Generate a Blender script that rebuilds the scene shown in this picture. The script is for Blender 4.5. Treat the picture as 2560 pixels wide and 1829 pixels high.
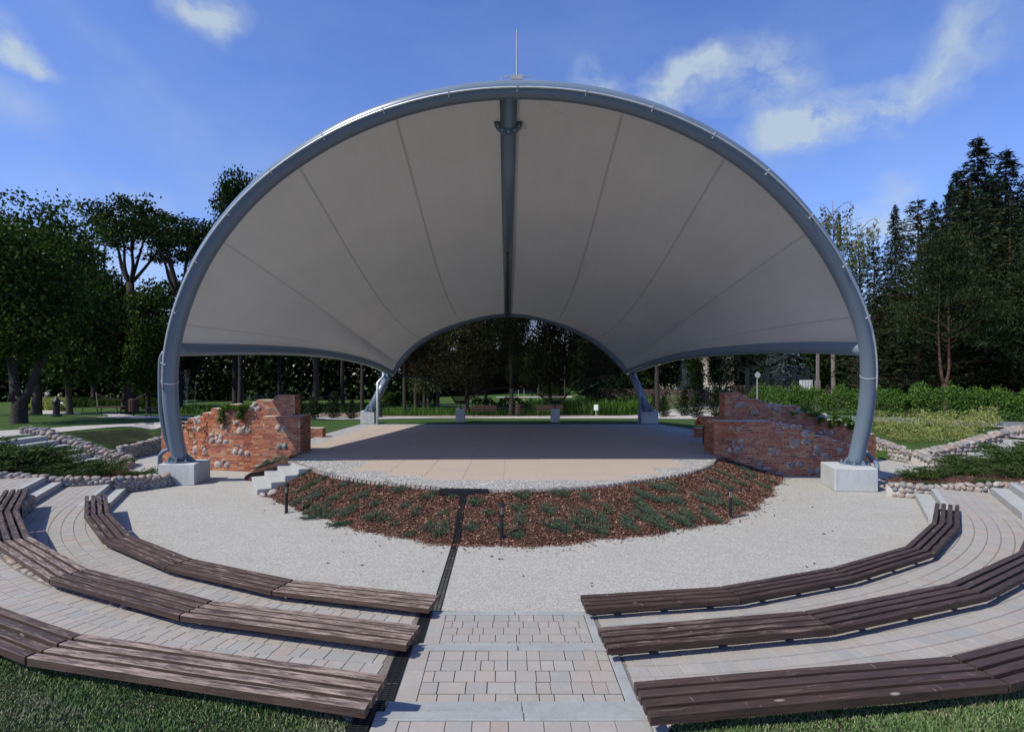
import bpy, bmesh, math, random
import numpy as np
from mathutils import Vector, Matrix
random.seed(7); rng = np.random.default_rng(11)
R = math.radians; PI = math.pi
for o in list(bpy.data.objects): bpy.data.objects.remove(o)
S = bpy.context.scene; COL = S.collection
# ------------------------------------------------------------------ camera
CAMZ = 3.1; FPX = 1400.0; HOR = 940.0
cd = bpy.data.cameras.new('camera'); cam = bpy.data.objects.new('camera', cd); COL.objects.link(cam)
cam.location = (0, 0, CAMZ); cam.rotation_euler = (R(90), 0, 0)
cd.sensor_width = 36; cd.lens = 36*FPX/2560; cd.shift_y = (HOR-914.5)/2560
cd.clip_start = .05; cd.clip_end = 3000
S.camera = cam
# ------------------------------------------------------------------ light
SUNX, SUNY = .74, .49            # shadow run per metre of height
EL = math.atan(1/math.hypot(SUNX, SUNY))
sd = bpy.data.lights.new('sun', 'SUN'); sun = bpy.data.objects.new('sun', sd); COL.objects.link(sun)
sd.energy = 5.0; sd.angle = R(.53); sd.color = (1, .945, .80)
sun.rotation_euler = Vector((SUNX, SUNY, -1)).to_track_quat('-Z', 'Y').to_euler()
S.view_settings.view_transform = 'Standard'; S.view_settings.look = 'None'
S.view_settings.exposure = 0.08; S.view_settings.gamma = 1
S.render.engine = 'CYCLES'
# ------------------------------------------------------------------ node helpers
class NT:
    def __init__(s, nt): s.nt = nt; s.n = nt.nodes; s.l = nt.links
    def node(s, t, **k):
        x = s.n.new(t)
        for a, b in k.items(): setattr(x, a, b)
        return x
    def put(s, node, i, v):
        if v is None: return
        sk = node.inputs[i]
        if isinstance(v, bpy.types.NodeSocket): s.l.new(v, sk)
        else:
            if isinstance(v, (tuple, list)) and sk.type == 'RGBA' and len(v) == 3: v = (*v, 1)
            sk.default_value = v
    def math(s, op, a, b=None, c=None, clamp=False):
        x = s.node('ShaderNodeMath', operation=op, use_clamp=clamp)
        s.put(x, 0, a); s.put(x, 1, b)
        if c is not None: s.put(x, 2, c)
        return x.outputs[0]
    def vmath(s, op, a, b=None, out=0):
        x = s.node('ShaderNodeVectorMath', operation=op)
        s.put(x, 0, a); s.put(x, 1, b)
        return x.outputs[out]
    def noise(s, vec, scale, detail=4, rough=.55, dist=0, out=0):
        x = s.node('ShaderNodeTexNoise'); s.put(x, 'Vector', vec)
        x.inputs['Scale'].default_value = scale; x.inputs['Detail'].default_value = detail
        x.inputs['Roughness'].default_value = rough; x.inputs['Distortion'].default_value = dist
        return x.outputs[out]
    def vor(s, vec, scale, feature='F1', out='Distance', rnd=1):
        x = s.node('ShaderNodeTexVoronoi', feature=feature); s.put(x, 'Vector', vec)
        x.inputs['Scale'].default_value = scale; x.inputs['Randomness'].default_value = rnd
        return x.outputs[out]
    def ramp(s, f, stops, interp='LINEAR'):
        x = s.node('ShaderNodeValToRGB'); s.put(x, 0, f); cr = x.color_ramp; cr.interpolation = interp
        while len(cr.elements) < len(stops): cr.elements.new(.5)
        for e, (p, c) in zip(cr.elements, stops):
            e.position = p; e.color = (*c, 1) if len(c) == 3 else c
        return x.outputs[0]
    def mix(s, f, a, b, mode='MIX'):
        x = s.node('ShaderNodeMix', data_type='RGBA', blend_type=mode)
        s.put(x, 0, f); s.put(x, 6, a); s.put(x, 7, b); return x.outputs[2]
    def mapr(s, v, a, b, c=0, d=1):
        x = s.node('ShaderNodeMapRange'); s.put(x, 0, v)
        for i, q in enumerate((a, b, c, d)): x.inputs[i+1].default_value = q
        return x.outputs[0]
    def mapping(s, vec, scale=(1, 1, 1), rot=(0, 0, 0), loc=(0, 0, 0)):
        x = s.node('ShaderNodeMapping'); s.put(x, 0, vec)
        x.inputs['Location'].default_value = loc; x.inputs['Rotation'].default_value = rot; x.inputs['Scale'].default_value = scale
        return x.outputs[0]
    def bump(s, h, strength=.5, dist=.01, normal=None):
        x = s.node('ShaderNodeBump'); s.put(x, 'Height', h); x.inputs['Strength'].default_value = strength
        x.inputs['Distance'].default_value = dist; s.put(x, 'Normal', normal); return x.outputs[0]
def g3(v): return (v, v, v)
def newmat(name):
    m = bpy.data.materials.new(name); m.use_nodes = True; T = NT(m.node_tree)
    b = T.n['Principled BSDF']; b.inputs['Specular IOR Level'].default_value = .35
    T.b = b; T.out = T.n['Material Output']
    T.obj = T.node('ShaderNodeTexCoord').outputs['Object']
    T.geo = T.node('ShaderNodeNewGeometry')
    T.pos = T.geo.outputs['Position']; T.isl = T.geo.outputs['Random Per Island']
    return m, T
# ------------------------------------------------------------------ world: nishita + clouds
wd = bpy.data.worlds.new('World'); S.world = wd; wd.use_nodes = True
T = NT(wd.node_tree); bg = T.n['Background']
sky = T.node('ShaderNodeTexSky', sky_type='NISHITA', sun_disc=False)
sky.sun_elevation = EL; sky.sun_rotation = math.atan2(-SUNX, -SUNY); sky.altitude = 100; sky.air_density = 1.15; sky.dust_density = .6; sky.ozone_density = 2.5
gen = T.node('ShaderNodeTexCoord').outputs['Generated']
sep = T.node('ShaderNodeSeparateXYZ'); T.put(sep, 0, T.vmath('NORMALIZE', gen))
az = T.math('ARCTAN2', sep.outputs[0], sep.outputs[1]); el = T.math('ARCSINE', sep.outputs[2])
cmb = T.node('ShaderNodeCombineXYZ'); T.put(cmb, 0, az); T.put(cmb, 1, el)
ae = cmb.outputs[0]
w1 = T.noise(ae, 3.2, 5, .6, out=1); warp = T.vmath('SCALE', T.vmath('SUBTRACT', w1, (.5, .5, .5))); warp.node.inputs['Scale'].default_value = .2
aw = T.vmath('ADD', ae, warp)
def azel(px, py):
    x, y, z = px-1280, FPX, HOR-py; return math.atan2(x, y), math.atan2(z, math.hypot(x, y))
acc = None
for (px, py, sx, sy, rot, st) in [
        (2080, 300, 185, 52, 12, 1.15), (1950, 345, 105, 38, 5, .8), (2230, 260, 80, 38, 30, .35), (1830, 240, 110, 60, -20, .7), (1700, 190, 110, 45, 10, .75),
        (1620, 235, 120, 45, 20, .8), (1500, 200, 70, 40, -30, .8), (1950, 200, 90, 90, 60, .55), (1900, 120, 60, 40, 0, .3), (2380, 160, 120, 55, 45, .65),
        (2520, 60, 90, 90, 45, .55), (2250, 455, 90, 40, 10, .7), (2170, 540, 100, 38, 0, .8), (500, 30, 95, 48, -10, .75), (530, 75, 55, 38, -30, .55),
        (5, 135, 62, 75, 60, .9), (20, 180, 45, 80, 80, .6), (110, 232, 55, 16, -12, .65), (0, 300, 60, 110, 80, .35), (250, 90, 300, 30, -35, .1), (420, 330, 330, 60, -40, .1),
        (170, 470, 150, 45, 0, .3), (330, 590, 120, 90, 60, .75), (620, 450, 170, 50, 10, .12), (1850, 420, 160, 45, 5, .25), (2200, 590, 120, 30, 0, .5)]:
    a, e = azel(px, py); dx = sx/FPX*math.cos(a)**2; dy = sy/FPX*math.cos(a)
    v = T.vmath('SUBTRACT', aw, (a, e, 0))
    v = T.mapping(v, rot=(0, 0, -R(rot))); v = T.vmath('MULTIPLY', v, (1/(dx*1.5), 1/(dy*1.5), 0))
    q = T.vmath('LENGTH', v, out=1)
    q = T.math('MULTIPLY', T.mapr(q, 1, 0, 0, 1), st)
    acc = q if acc is None else T.math('ADD', acc, q)
fb = T.noise(T.mapping(aw, scale=(1, 1.6, 1)), 8, 10, .66)
dens = T.math('MULTIPLY', acc, T.mapr(fb, .36, .62, .12, 1.35))
wisp = T.math('MULTIPLY', T.mapr(T.noise(T.mapping(ae, scale=(1.2, 3.4, 1), rot=(0, 0, R(28))), 2.2, 6, .6), .45, .8, 0, .3), T.mapr(sep.outputs[2], -.05, .5, 1.2, .5))
dens = T.math('ADD', dens, wisp, clamp=True)
dens = T.math('MULTIPLY', dens, .85)
hsv = T.node('ShaderNodeHueSaturation'); hsv.inputs['Saturation'].default_value = 1.1; hsv.inputs['Hue'].default_value = .5; T.put(hsv, 'Color', sky.outputs[0])
skyc = T.mix(1, hsv.outputs[0], (1.24, 1.27, 1.80), 'MULTIPLY')
colr = T.mix(dens, skyc, (4.9, 5.9, 6.7))
T.put(bg, 0, colr); bg.inputs[1].default_value = .1
# ------------------------------------------------------------------ mesh helpers
class MB:
    def __init__(s): s.v = []; s.f = []; s.n = 0; s.uv = None
    def add(s, V, F):
        V = np.asarray(V, float).reshape(-1, 3)
        s.v.append(V)
        for f in F: s.f.append(tuple(i+s.n for i in f))
        s.n += len(V); return s
    def box(s, c, sz, rz=0, M=None, taper=1):
        x, y, z = [q/2 for q in sz]
        V = np.array([(-x, -y, -z), (x, -y, -z), (x, y, -z), (-x, y, -z), (-x*taper, -y*taper, z), (x*taper, -y*taper, z), (x*taper, y*taper, z), (-x*taper, y*taper, z)])
        if M is not None: V = V @ np.array(M.to_3x3()).T
        elif rz: c_, s_ = math.cos(rz), math.sin(rz); V = V @ np.array([[c_, s_, 0], [-s_, c_, 0], [0, 0, 1]])
        return s.add(V+np.array(c), [(0, 3, 2, 1), (4, 5, 6, 7), (0, 1, 5, 4), (1, 2, 6, 5), (2, 3, 7, 6), (3, 0, 4, 7)])
    def prism(s, pts, z0, z1):     # pts ccw (x,y); z1 scalar or list
        n = len(pts); z1 = z1 if hasattr(z1, '__len__') else [z1]*n
        V = [(x, y, z0) for x, y in pts]+[(x, y, z) for (x, y), z in zip(pts, z1)]
        return s.add(V, [tuple(range(n, 2*n)), tuple(range(n-1, -1, -1))]+[(i, (i+1) % n, n+(i+1) % n, n+i) for i in range(n)])
    def tube(s, P, r, n=10, cap=True):
        P = [Vector(p) for p in P]; k = len(P); rr = r if hasattr(r, '__len__') else [r]*k
        V = []; t0 = (P[1]-P[0]).normalized(); up = Vector((0, 0, 1)) if abs(t0.z) < .9 else Vector((1, 0, 0))
        a = (up-t0*up.dot(t0)).normalized()
        for i in range(k):
            t = (P[min(i+1, k-1)]-P[max(i-1, 0)]).normalized()
            a = (a-t*a.dot(t)).normalized(); b = t.cross(a)
            for j in range(n):
                th = 2*PI*j/n; V.append(P[i]+(a*math.cos(th)+b*math.sin(th))*rr[i])
        F = [(i*n+j, i*n+(j+1) % n, (i+1)*n+(j+1) % n, (i+1)*n+j) for i in range(k-1) for j in range(n)]
        if cap: F += [tuple(range(n-1, -1, -1)), tuple((k-1)*n+j for j in range(n))]
        return s.add([tuple(v) for v in V], F)
    def lathe(s, prof, c=(0, 0, 0), n=16):   # prof [(r,z)]
        V = [(c[0]+r*math.cos(2*PI*j/n), c[1]+r*math.sin(2*PI*j/n), c[2]+z) for r, z in prof for j in range(n)]; k = len(prof)
        F = [(i*n+j, i*n+(j+1) % n, (i+1)*n+(j+1) % n, (i+1)*n+j) for i in range(k-1) for j in range(n)]
        F += [tuple(range(n-1, -1, -1)), tuple((k-1)*n+j for j in range(n))]
        return s.add(V, F)
    def quads(s, V):   # V (n,4,3) array fast
        V = np.asarray(V, float); n = len(V); k = V.shape[1]
        s.v.append(V.reshape(-1, 3)); idx = (np.arange(n*k).reshape(n, k)+s.n)
        s.f.extend(map(tuple, idx.tolist())); s.n += n*k; return s
    def build(s, name, mat, parent=None, smooth=False, loc=None, rz=0, bevel=0):
        me = bpy.data.meshes.new(name)
        V = np.concatenate(s.v) if s.v else np.zeros((0, 3))
        if s.f and len(s.f) > 3000:
            ln = np.array([len(f) for f in s.f]); st = np.concatenate([[0], np.cumsum(ln)[:-1]])
            me.vertices.add(len(V)); me.vertices.foreach_set('co', V.ravel())
            me.loops.add(int(ln.sum())); me.loops.foreach_set('vertex_index', np.fromiter((i for f in s.f for i in f), dtype=np.int32))
            me.polygons.add(len(ln)); me.polygons.foreach_set('loop_start', st.astype(np.int32))
            me.update(calc_edges=True); me.validate()
        else:
            me.from_pydata(V.tolist(), [], s.f); me.update()
        if bevel:
            bm = bmesh.new(); bm.from_mesh(me); bmesh.ops.bevel(bm, geom=[e for e in bm.edges], offset=bevel, segments=1, affect='EDGES'); bm.to_mesh(me); bm.free()
        me.polygons.foreach_set('use_smooth', [bool(smooth)]*len(me.polygons))
        if mat: me.materials.append(mat)
        o = bpy.data.objects.new(name, me); COL.objects.link(o)
        if parent: o.parent = parent
        if loc is not None: o.location = loc
        if rz: o.rotation_euler = (0, 0, rz)
        return o
def tag(o, label=None, cat=None, group=None, kind=None):
    if label: o['label'] = label
    if cat: o['category'] = cat
    if group: o['group'] = group
    if kind: o['kind'] = kind
    return o
def struct(o): o['kind'] = 'structure'; return o
def thing(name, label, cat, loc=(0, 0, 0), rz=0, group=None):
    o = bpy.data.objects.new(name, None); COL.objects.link(o); o.location = loc; o.rotation_euler = (0, 0, rz)
    o.empty_display_size = .2
    return tag(o, label, cat, group)
KIDS = {}
def dup(root, loc, rz=0, scale=None, label=None, group=None):
    r = root.copy(); COL.objects.link(r); r.location = loc; r.rotation_euler = (0, 0, rz)
    if scale: r.scale = scale if hasattr(scale, '__len__') else (scale,)*3
    if label: r['label'] = label
    if group: r['group'] = group
    for ch in KIDS.get(root.name) or root.children:
        c = ch.copy(); COL.objects.link(c); c.parent = r
        for g in ch.children:
            d = g.copy(); COL.objects.link(d); d.parent = c
    return r
def W(px, py, z): d = FPX*(CAMZ-z)/(py-HOR); return ((px-1280)/FPX*d, d)
def P3(px, py, d): return Vector(((px-1280)/FPX*d, d, CAMZ+(HOR-py)/FPX*d))
def sstep(a, b, x):
    t = np.clip((x-a)/(b-a), 0, 1); return t*t*(3-2*t)
def catmull(P, m=6):
    P = [Vector(p) for p in P]; out = []
    for i in range(len(P)-1):
        a, b, c, d = P[max(i-1, 0)], P[i], P[i+1], P[min(i+2, len(P)-1)]
        for k in range(m):
            t = k/m; out.append(.5*((2*b)+(c-a)*t+(2*a-5*b+4*c-d)*t*t+(3*b-a-3*c+d)*t*t*t))
    return out+[P[-1]]
# ------------------------------------------------------------------ materials
def simple(name, col, rough=.7, var=.15, ns=3, bump=0, bs=60, bd=.004, island=0, metal=0, spec=None, hue=None, use_pos=False):
    m, T = newmat(name); v = T.pos if use_pos else T.obj
    c = T.mix(T.mapr(T.noise(v, ns, 5), .3, .7), tuple(q*(1-var) for q in col), tuple(min(1, q*(1+var)) for q in (hue or col)))
    if island:
        f = T.mapr(T.isl, 0, 1, 1-island, 1+island); cc = T.node('ShaderNodeCombineXYZ')
        for i in range(3): T.put(cc, i, f)
        c = T.mix(1, c, cc.outputs[0], 'MULTIPLY')
    T.put(T.b, 'Base Color', c); T.b.inputs['Roughness'].default_value = rough; T.b.inputs['Metallic'].default_value = metal
    if spec is not None: T.b.inputs['Specular IOR Level'].default_value = spec
    if bump: T.put(T.b, 'Normal', T.bump(T.noise(v, bs, 4, .6), bump, bd))
    return m
M = {}
M['steel'] = simple('painted_steel', (.135, .18, .235), .24, .05, 1.2, .04, 30, .002, spec=.55)
def m_conc(name, a, b, stain):
    m, T = newmat(name); n = T.noise(T.pos, 1.8, 6, .65); st = T.noise(T.mapping(T.pos, scale=(7, 7, .8)), 1.6, 5, .65); pit = T.vor(T.pos, 26)
    c = T.mix(T.mapr(n, .32, .68), a, b); c = T.mix(T.mapr(st, .5, .72, 0, .55), c, stain); c = T.mix(T.mapr(pit, .03, .10, .45, 0), c, tuple(q*.5 for q in a))
    c = T.mix(T.mapr(T.noise(T.pos, 60, 4, .7), .4, .7, 0, .25), c, tuple(q*.7 for q in a))
    T.put(T.b, 'Base Color', c); T.b.inputs['Roughness'].default_value = .88; T.put(T.b, 'Normal', T.bump(T.math('ADD', n, T.noise(T.pos, 45, 4)), .35, .006)); return m
M['concrete'] = m_conc('cast_concrete', (.36, .38, .385), (.46, .475, .475), (.27, .27, .25))
M['step'] = m_conc('precast_step', (.31, .322, .318), (.365, .375, .368), (.23, .23, .215))
M['curb'] = m_conc('kerb_concrete', (.24, .252, .25), (.30, .312, .308), (.18, .18, .17))
M['black'] = simple('black_cast_iron', (.012, .014, .016), .45, .2, 8)
M['blackpaint'] = simple('black_paint', (.012, .016, .018), .35, .1, 8)
M['galv'] = simple('galvanised', (.55, .58, .6), .4, .1, 8, metal=.4)
M['white'] = simple('white_board', (.75, .75, .72), .6, .05, 4)
M['darkwood'] = simple('dark_timber', (.05, .026, .018), .6, .25, 6)
M['fencewood'] = simple('fence_boards', (.045, .03, .024), .8, .3, 4, island=.3)
M['greywood'] = simple('grey_log', (.16, .14, .125), .9, .3, 9, .5, 30, .01)
M['mortar'] = simple('mortar', (.44, .415, .375), .95, .12, 8, .4, 90, .004, use_pos=True)
M['rooftile'] = simple('clay_tiles', (.42, .13, .06), .8, .2, 9)
M['wall'] = simple('pale_render', (.72, .66, .58), .9, .05, 2)
M['glassdark'] = simple('dark_glass', (.02, .025, .03), .1, .1, 2)
M['skin'] = simple('skin', (.42, .25, .17), .6, .05, 4)
M['hair'] = simple('hair', (.03, .018, .012), .7, .1, 4)
M['cloth_dark'] = simple('dark_clothes', (.03, .04, .06), .9, .15, 9)
M['cloth_white'] = simple('white_clothes', (.62, .62, .6), .9, .08, 9)
M['cloth_tan'] = simple('tan_clothes', (.55, .42, .24), .9, .08, 9)
M['rope'] = simple('rope', (.10, .09, .08), .9, .2, 20)
M['grout'] = simple('joint_sand', (.15, .135, .115), .95, .2, 30, use_pos=True)
M['mast'] = simple('dull_zinc', (.30, .31, .32), .5, .1, 8)
M['tabs'] = simple('bright_bracket', (.78, .8, .82), .4, .05, 8)
def m_membrane():
    m, T = newmat('membrane_fabric'); uv = T.node('ShaderNodeUVMap').outputs[0]
    sp = T.node('ShaderNodeSeparateXYZ'); T.put(sp, 0, uv); u, v = sp.outputs[0], sp.outputs[1]
    line = None
    for uu, wdt in ((.045, .0018), (.20, .0018), (.31, .0017), (.41, .0016), (.59, .0016), (.69, .0017), (.80, .0018), (.955, .0018)):
        d = T.math('ABSOLUTE', T.math('SUBTRACT', u, uu)); q = T.mapr(d, wdt*.95, wdt*.4, 0, 1)
        line = q if line is None else T.math('MAXIMUM', line, q)
    d = T.math('ABSOLUTE', T.math('SUBTRACT', v, .776)); line = T.math('MAXIMUM', line, T.math('MULTIPLY', T.mapr(d, .0022, .001, 0, 1), .8))
    n = T.noise(T.obj, .5, 4, .55); n_s = T.noise(T.mapping(uv, scale=(38, 2.2, 1)), 1.5, 6, .65)
    n = T.math('ADD', T.math('MULTIPLY', n, .6), T.math('MULTIPLY', n_s, .4))
    base = T.mix(T.mapr(n, .3, .7), (.47, .458, .435), (.56, .545, .515))
    c = T.mix(T.math('MULTIPLY', line, .36), base, (.17, .17, .168))
    df = T.node('ShaderNodeBsdfDiffuse'); T.put(df, 0, c); T.put(df, 'Normal', T.bump(T.noise(T.obj, 1.1, 5, .6), .25, .06))
    tr = T.node('ShaderNodeBsdfTranslucent'); T.put(tr, 0, T.mix(T.math('MULTIPLY', line, .5), (.80, .78, .74), (.2, .2, .2)))
    ms = T.node('ShaderNodeMixShader'); ms.inputs[0].default_value = .04
    T.l.new(df.outputs[0], ms.inputs[1]); T.l.new(tr.outputs[0], ms.inputs[2]); T.l.new(ms.outputs[0], T.out.inputs[0]); return m
M['membrane'] = m_membrane()
def m_mesh():
    m, T = newmat('dark_net'); tr = T.node('ShaderNodeBsdfTransparent'); tr.inputs[0].default_value = (.55, .5, .5, 1)
    df = T.node('ShaderNodeBsdfDiffuse'); df.inputs[0].default_value = (.035, .024, .022, 1)
    ms = T.node('ShaderNodeMixShader'); ms.inputs[0].default_value = .38
    T.l.new(tr.outputs[0], ms.inputs[1]); T.l.new(df.outputs[0], ms.inputs[2]); T.l.new(ms.outputs[0], T.out.inputs[0]); return m
M['net'] = m_mesh()
M['nethem'] = simple('net_hem', (.04, .03, .028), .9, .1, 5)
def m_gravel():
    m, T = newmat('pale_gravel')
    a = T.vor(T.pos, 55, out='Color'); sp = T.node('ShaderNodeSeparateXYZ'); T.put(sp, 0, a)
    n1 = T.noise(T.pos, .45, 5, .6); n2 = T.noise(T.pos, 30, 4, .7)
    c = T.ramp(sp.outputs[0], [(0, (.13, .13, .12)), (.3, (.28, .275, .255)), (.75, (.375, .368, .34)), (1, (.60, .585, .545))])
    c = T.mix(.55, c, T.ramp(n2, [(.3, (.22, .215, .20)), (.7, (.425, .418, .385))]))
    c = T.mix(T.mapr(n1, .5, .72, 0, .42), c, (.29, .265, .225))
    n3 = T.noise(T.mapping(T.pos, scale=(1, 1.6, 1)), 1.3, 6, .7, 1.5); c = T.mix(T.mapr(n3, .45, .68, 0, .22), c, (.20, .20, .185))
    T.put(T.b, 'Base Color', c); T.b.inputs['Roughness'].default_value = .95
    T.put(T.b, 'Normal', T.bump(T.vor(T.pos, 55), .6, .008, T.bump(T.noise(T.pos, 2.2, 5, .6), .35, .05))); return m
M['gravel'] = m_gravel()
def m_cobble():
    m, T = newmat('granite_setts'); v = T.mapping(T.pos, scale=(1, 1, 0))
    e = T.vor(v, 11, 'DISTANCE_TO_EDGE'); col = T.vor(v, 11, out='Color'); sp = T.node('ShaderNodeSeparateXYZ'); T.put(sp, 0, col)
    c = T.ramp(sp.outputs[0], [(0, (.27, .275, .28)), (.6, (.38, .385, .38)), (1, (.54, .535, .515))])
    c = T.mix(T.mapr(T.noise(T.pos, 50, 3), .35, .65, 0, .35), c, (.25, .26, .28))
    c = T.mix(T.mapr(e, .02, .09, 1, 0), c, (.22, .21, .195))
    T.put(T.b, 'Base Color', c); T.b.inputs['Roughness'].default_value = .85
    T.put(T.b, 'Normal', T.bump(T.mapr(e, 0, .2), .8, .02)); return m
M['cobble'] = m_cobble()
def m_paver(name, cols, var=.5):
    m, T = newmat(name)
    c = T.ramp(T.isl, [(i/(len(cols)-1), q) for i, q in enumerate(cols)])
    n = T.noise(T.pos, 1.6, 5, .6); n2 = T.noise(T.pos, 40, 5, .7)
    c = T.mix(T.mapr(n, .42, .62, 0, .55), c, cols[0]); c = T.mix(T.mapr(n2, .3, .75, 0, .38), c, (.34, .33, .31))
    c = T.mix(T.mapr(T.noise(T.pos, 7, 6, .7), .55, .72, 0, .4), c, (.38, .38, .37))
    T.put(T.b, 'Base Color', c); T.b.inputs['Roughness'].default_value = .88
    T.put(T.b, 'Normal', T.bump(T.noise(T.pos, 130, 4, .7), .35, .003)); return m
M['paver'] = m_paver('concrete_pavers', [(.245, .235, .215), (.30, .262, .232), (.225, .235, .23), (.31, .265, .232), (.27, .27, .255), (.275, .22, .188), (.31, .295, .27)])
M['tile'] = m_paver('stage_slabs', [(.34, .27, .225), (.36, .285, .24), (.33, .265, .225)])
def m_wood(name, wear):
    m, T = newmat(name)
    off = T.node('ShaderNodeCombineXYZ'); T.put(off, 0, T.math('MULTIPLY', T.isl, 37.0)); T.put(off, 1, T.math('MULTIPLY', T.isl, 11.0))
    oi = T.node('ShaderNodeObjectInfo'); T.put(off, 2, T.math('MULTIPLY', oi.outputs['Random'], 19.0))
    v = T.vmath('ADD', T.obj, off.outputs[0])
    st = T.noise(T.mapping(v, scale=(1.3, 26, 26)), 2.6, 7, .66, .5); st2 = T.noise(T.mapping(v, scale=(.9, 9, 9)), 2.3, 5, .6, .8)
    base = T.mix(T.mapr(st2, .3, .7), (.021, .0125, .010), (.066, .042, .033))
    base = T.mix(T.mapr(T.isl, 0, 1, 0, .35), base, (.085, .062, .056))
    gr = T.noise(T.mapping(v, scale=(2.2, 30, 30)), 1.5, 6, .75, .8); pt = T.noise(T.mapping(v, scale=(1.6, 15, 15)), 1.5, 7, .72, .7)
    nz = T.node('ShaderNodeSeparateXYZ'); T.put(nz, 0, T.geo.outputs['Normal']); topf = T.mapr(nz.outputs[2], .3, .9, .12, 1)  # pale wear kept to upward faces; dark sides paint in their weaker light
    w = T.math('MULTIPLY', T.mapr(pt, .60-wear*.26, .70-wear*.14, 0, 1), T.mapr(gr, .42, .56, .08, 1)); w = T.math('MULTIPLY', w, topf)
    c = T.mix(T.math('MULTIPLY', w, .3+.42*wear), base, (.46, .36, .305))
    nk = T.noise(T.mapping(v, scale=(26, 3, 3)), 1.3, 4, .75); c = T.mix(T.math('MULTIPLY', T.mapr(nk, .655, .69, 0, .7), topf), c, (.32, .27, .245))
    k = T.vor(T.mapping(v, scale=(1.3, 4, 4)), 1.5); c = T.mix(T.mapr(k, .05, .085, .75, 0), c, (.30, .25, .215))
    T.put(T.b, 'Base Color', c); T.b.inputs['Roughness'].default_value = .62
    T.put(T.b, 'Normal', T.bump(st, .6, .006)); return m
M['wood_dark'] = m_wood('dark_stained_planks', .12); M['wood_mid'] = m_wood('stained_planks', .42); M['wood_worn'] = m_wood('weathered_planks', 1.0)
def m_island(name, stops, rough=.85, nscale=40, bump=.4, bd=.004, dark=.3, spec=.3):
    m, T = newmat(name); c = T.ramp(T.isl, stops)
    c = T.mix(T.mapr(T.noise(T.pos, nscale, 5, .65), .35, .7, 0, dark), c, tuple(q*.45 for q in stops[0][1]))
    T.put(T.b, 'Base Color', c); T.b.inputs['Roughness'].default_value = rough; T.b.inputs['Specular IOR Level'].default_value = spec
    if bump: T.put(T.b, 'Normal', T.bump(T.noise(T.pos, nscale*1.5, 4, .6), bump, bd))
    return m
M['brick'] = m_island('red_bricks', [(0, (.24, .075, .042)), (.25, (.34, .105, .052)), (.5, (.40, .13, .06)), (.72, (.44, .175, .085)), (.9, (.44, .26, .13)), (.95, (.12, .075, .07)), (1, (.30, .09, .05))], dark=.45)
M['stone'] = m_island('field_stones', [(0, (.20, .19, .18)), (.3, (.30, .275, .25)), (.5, (.34, .265, .22)), (.7, (.18, .185, .19)), (.85, (.38, .35, .32)), (1, (.30, .21, .17))], dark=.6, nscale=14, bump=.5, bd=.012)
M['block'] = m_island('grey_blocks', [(0, (.2, .2, .2)), (1, (.28, .28, .28))])
M['chip'] = m_island('bark_chips', [(0, (.045, .022, .015)), (.4, (.10, .045, .031)), (.75, (.17, .083, .056)), (1, (.36, .23, .165))], bump=0, dark=.1)
def m_soil(name, a, b, sc=25):
    m, T = newmat(name); n = T.noise(T.pos, sc, 6, .75)
    T.put(T.b, 'Base Color', T.ramp(n, [(.3, a), (.7, b)])); T.b.inputs['Roughness'].default_value = .95
    T.put(T.b, 'Normal', T.bump(n, .9, .03)); return m
M['mulch'] = m_soil('mulch', (.030, .015, .010), (.11, .052, .035))
M['chipstrip'] = m_soil('pale_chip_mulch', (.10, .07, .055), (.34, .25, .20), 14)
M['path'] = m_soil('park_path', (.30, .28, .26), (.42, .40, .37), 9)
M['asphalt'] = m_soil('asphalt', (.10, .11, .12), (.16, .17, .18), 12)
def m_grass(name, a, b, dry=.2, sc=1.0):
    m, T = newmat(name)
    n = T.noise(T.pos, 55*sc, 5, .75); n1 = T.noise(T.pos, .9, 6, .65); n2 = T.noise(T.pos, 6, 5, .7)
    c = T.ramp(n, [(.3, a), (.72, b)]); c = T.mix(T.mapr(n2, .35, .7, 0, .5), c, tuple(q*.6 for q in a))
    c = T.mix(T.mapr(n1, .48, .74, 0, dry), c, (.13, .115, .065))
    T.put(T.b, 'Base Color', c); T.b.inputs['Roughness'].default_value = .9; T.b.inputs['Specular IOR Level'].default_value = .1
    T.put(T.b, 'Normal', T.bump(T.math('ADD', n, T.math('MULTIPLY', n2, 1.5)), .9, .05)); return m
M['lawn'] = m_grass('lawn_grass', (.030, .066, .016), (.085, .155, .038), .3)
M['soilgrass'] = m_grass('patchy_grass', (.022, .028, .014), (.05, .062, .028), .8)
def m_blade():
    m, T = newmat('grass_blades'); n1 = T.noise(T.pos, 1.5, 5, .6); n = T.noise(T.pos, 9, 4, .6)
    c = T.ramp(T.isl, [(0, (.045, .090, .026)), (.5, (.090, .165, .050)), (.85, (.145, .21, .085)), (1, (.32, .29, .20))])
    c = T.mix(T.mapr(T.math('ADD', n1, T.math('MULTIPLY', n, .35)), .68, .88, 0, .7), c, (.27, .235, .175))
    T.put(T.b, 'Base Color', c); T.b.inputs['Roughness'].default_value = .7; T.b.inputs['Specular IOR Level'].default_value = .15; return m
M['blade'] = m_blade()
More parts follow.
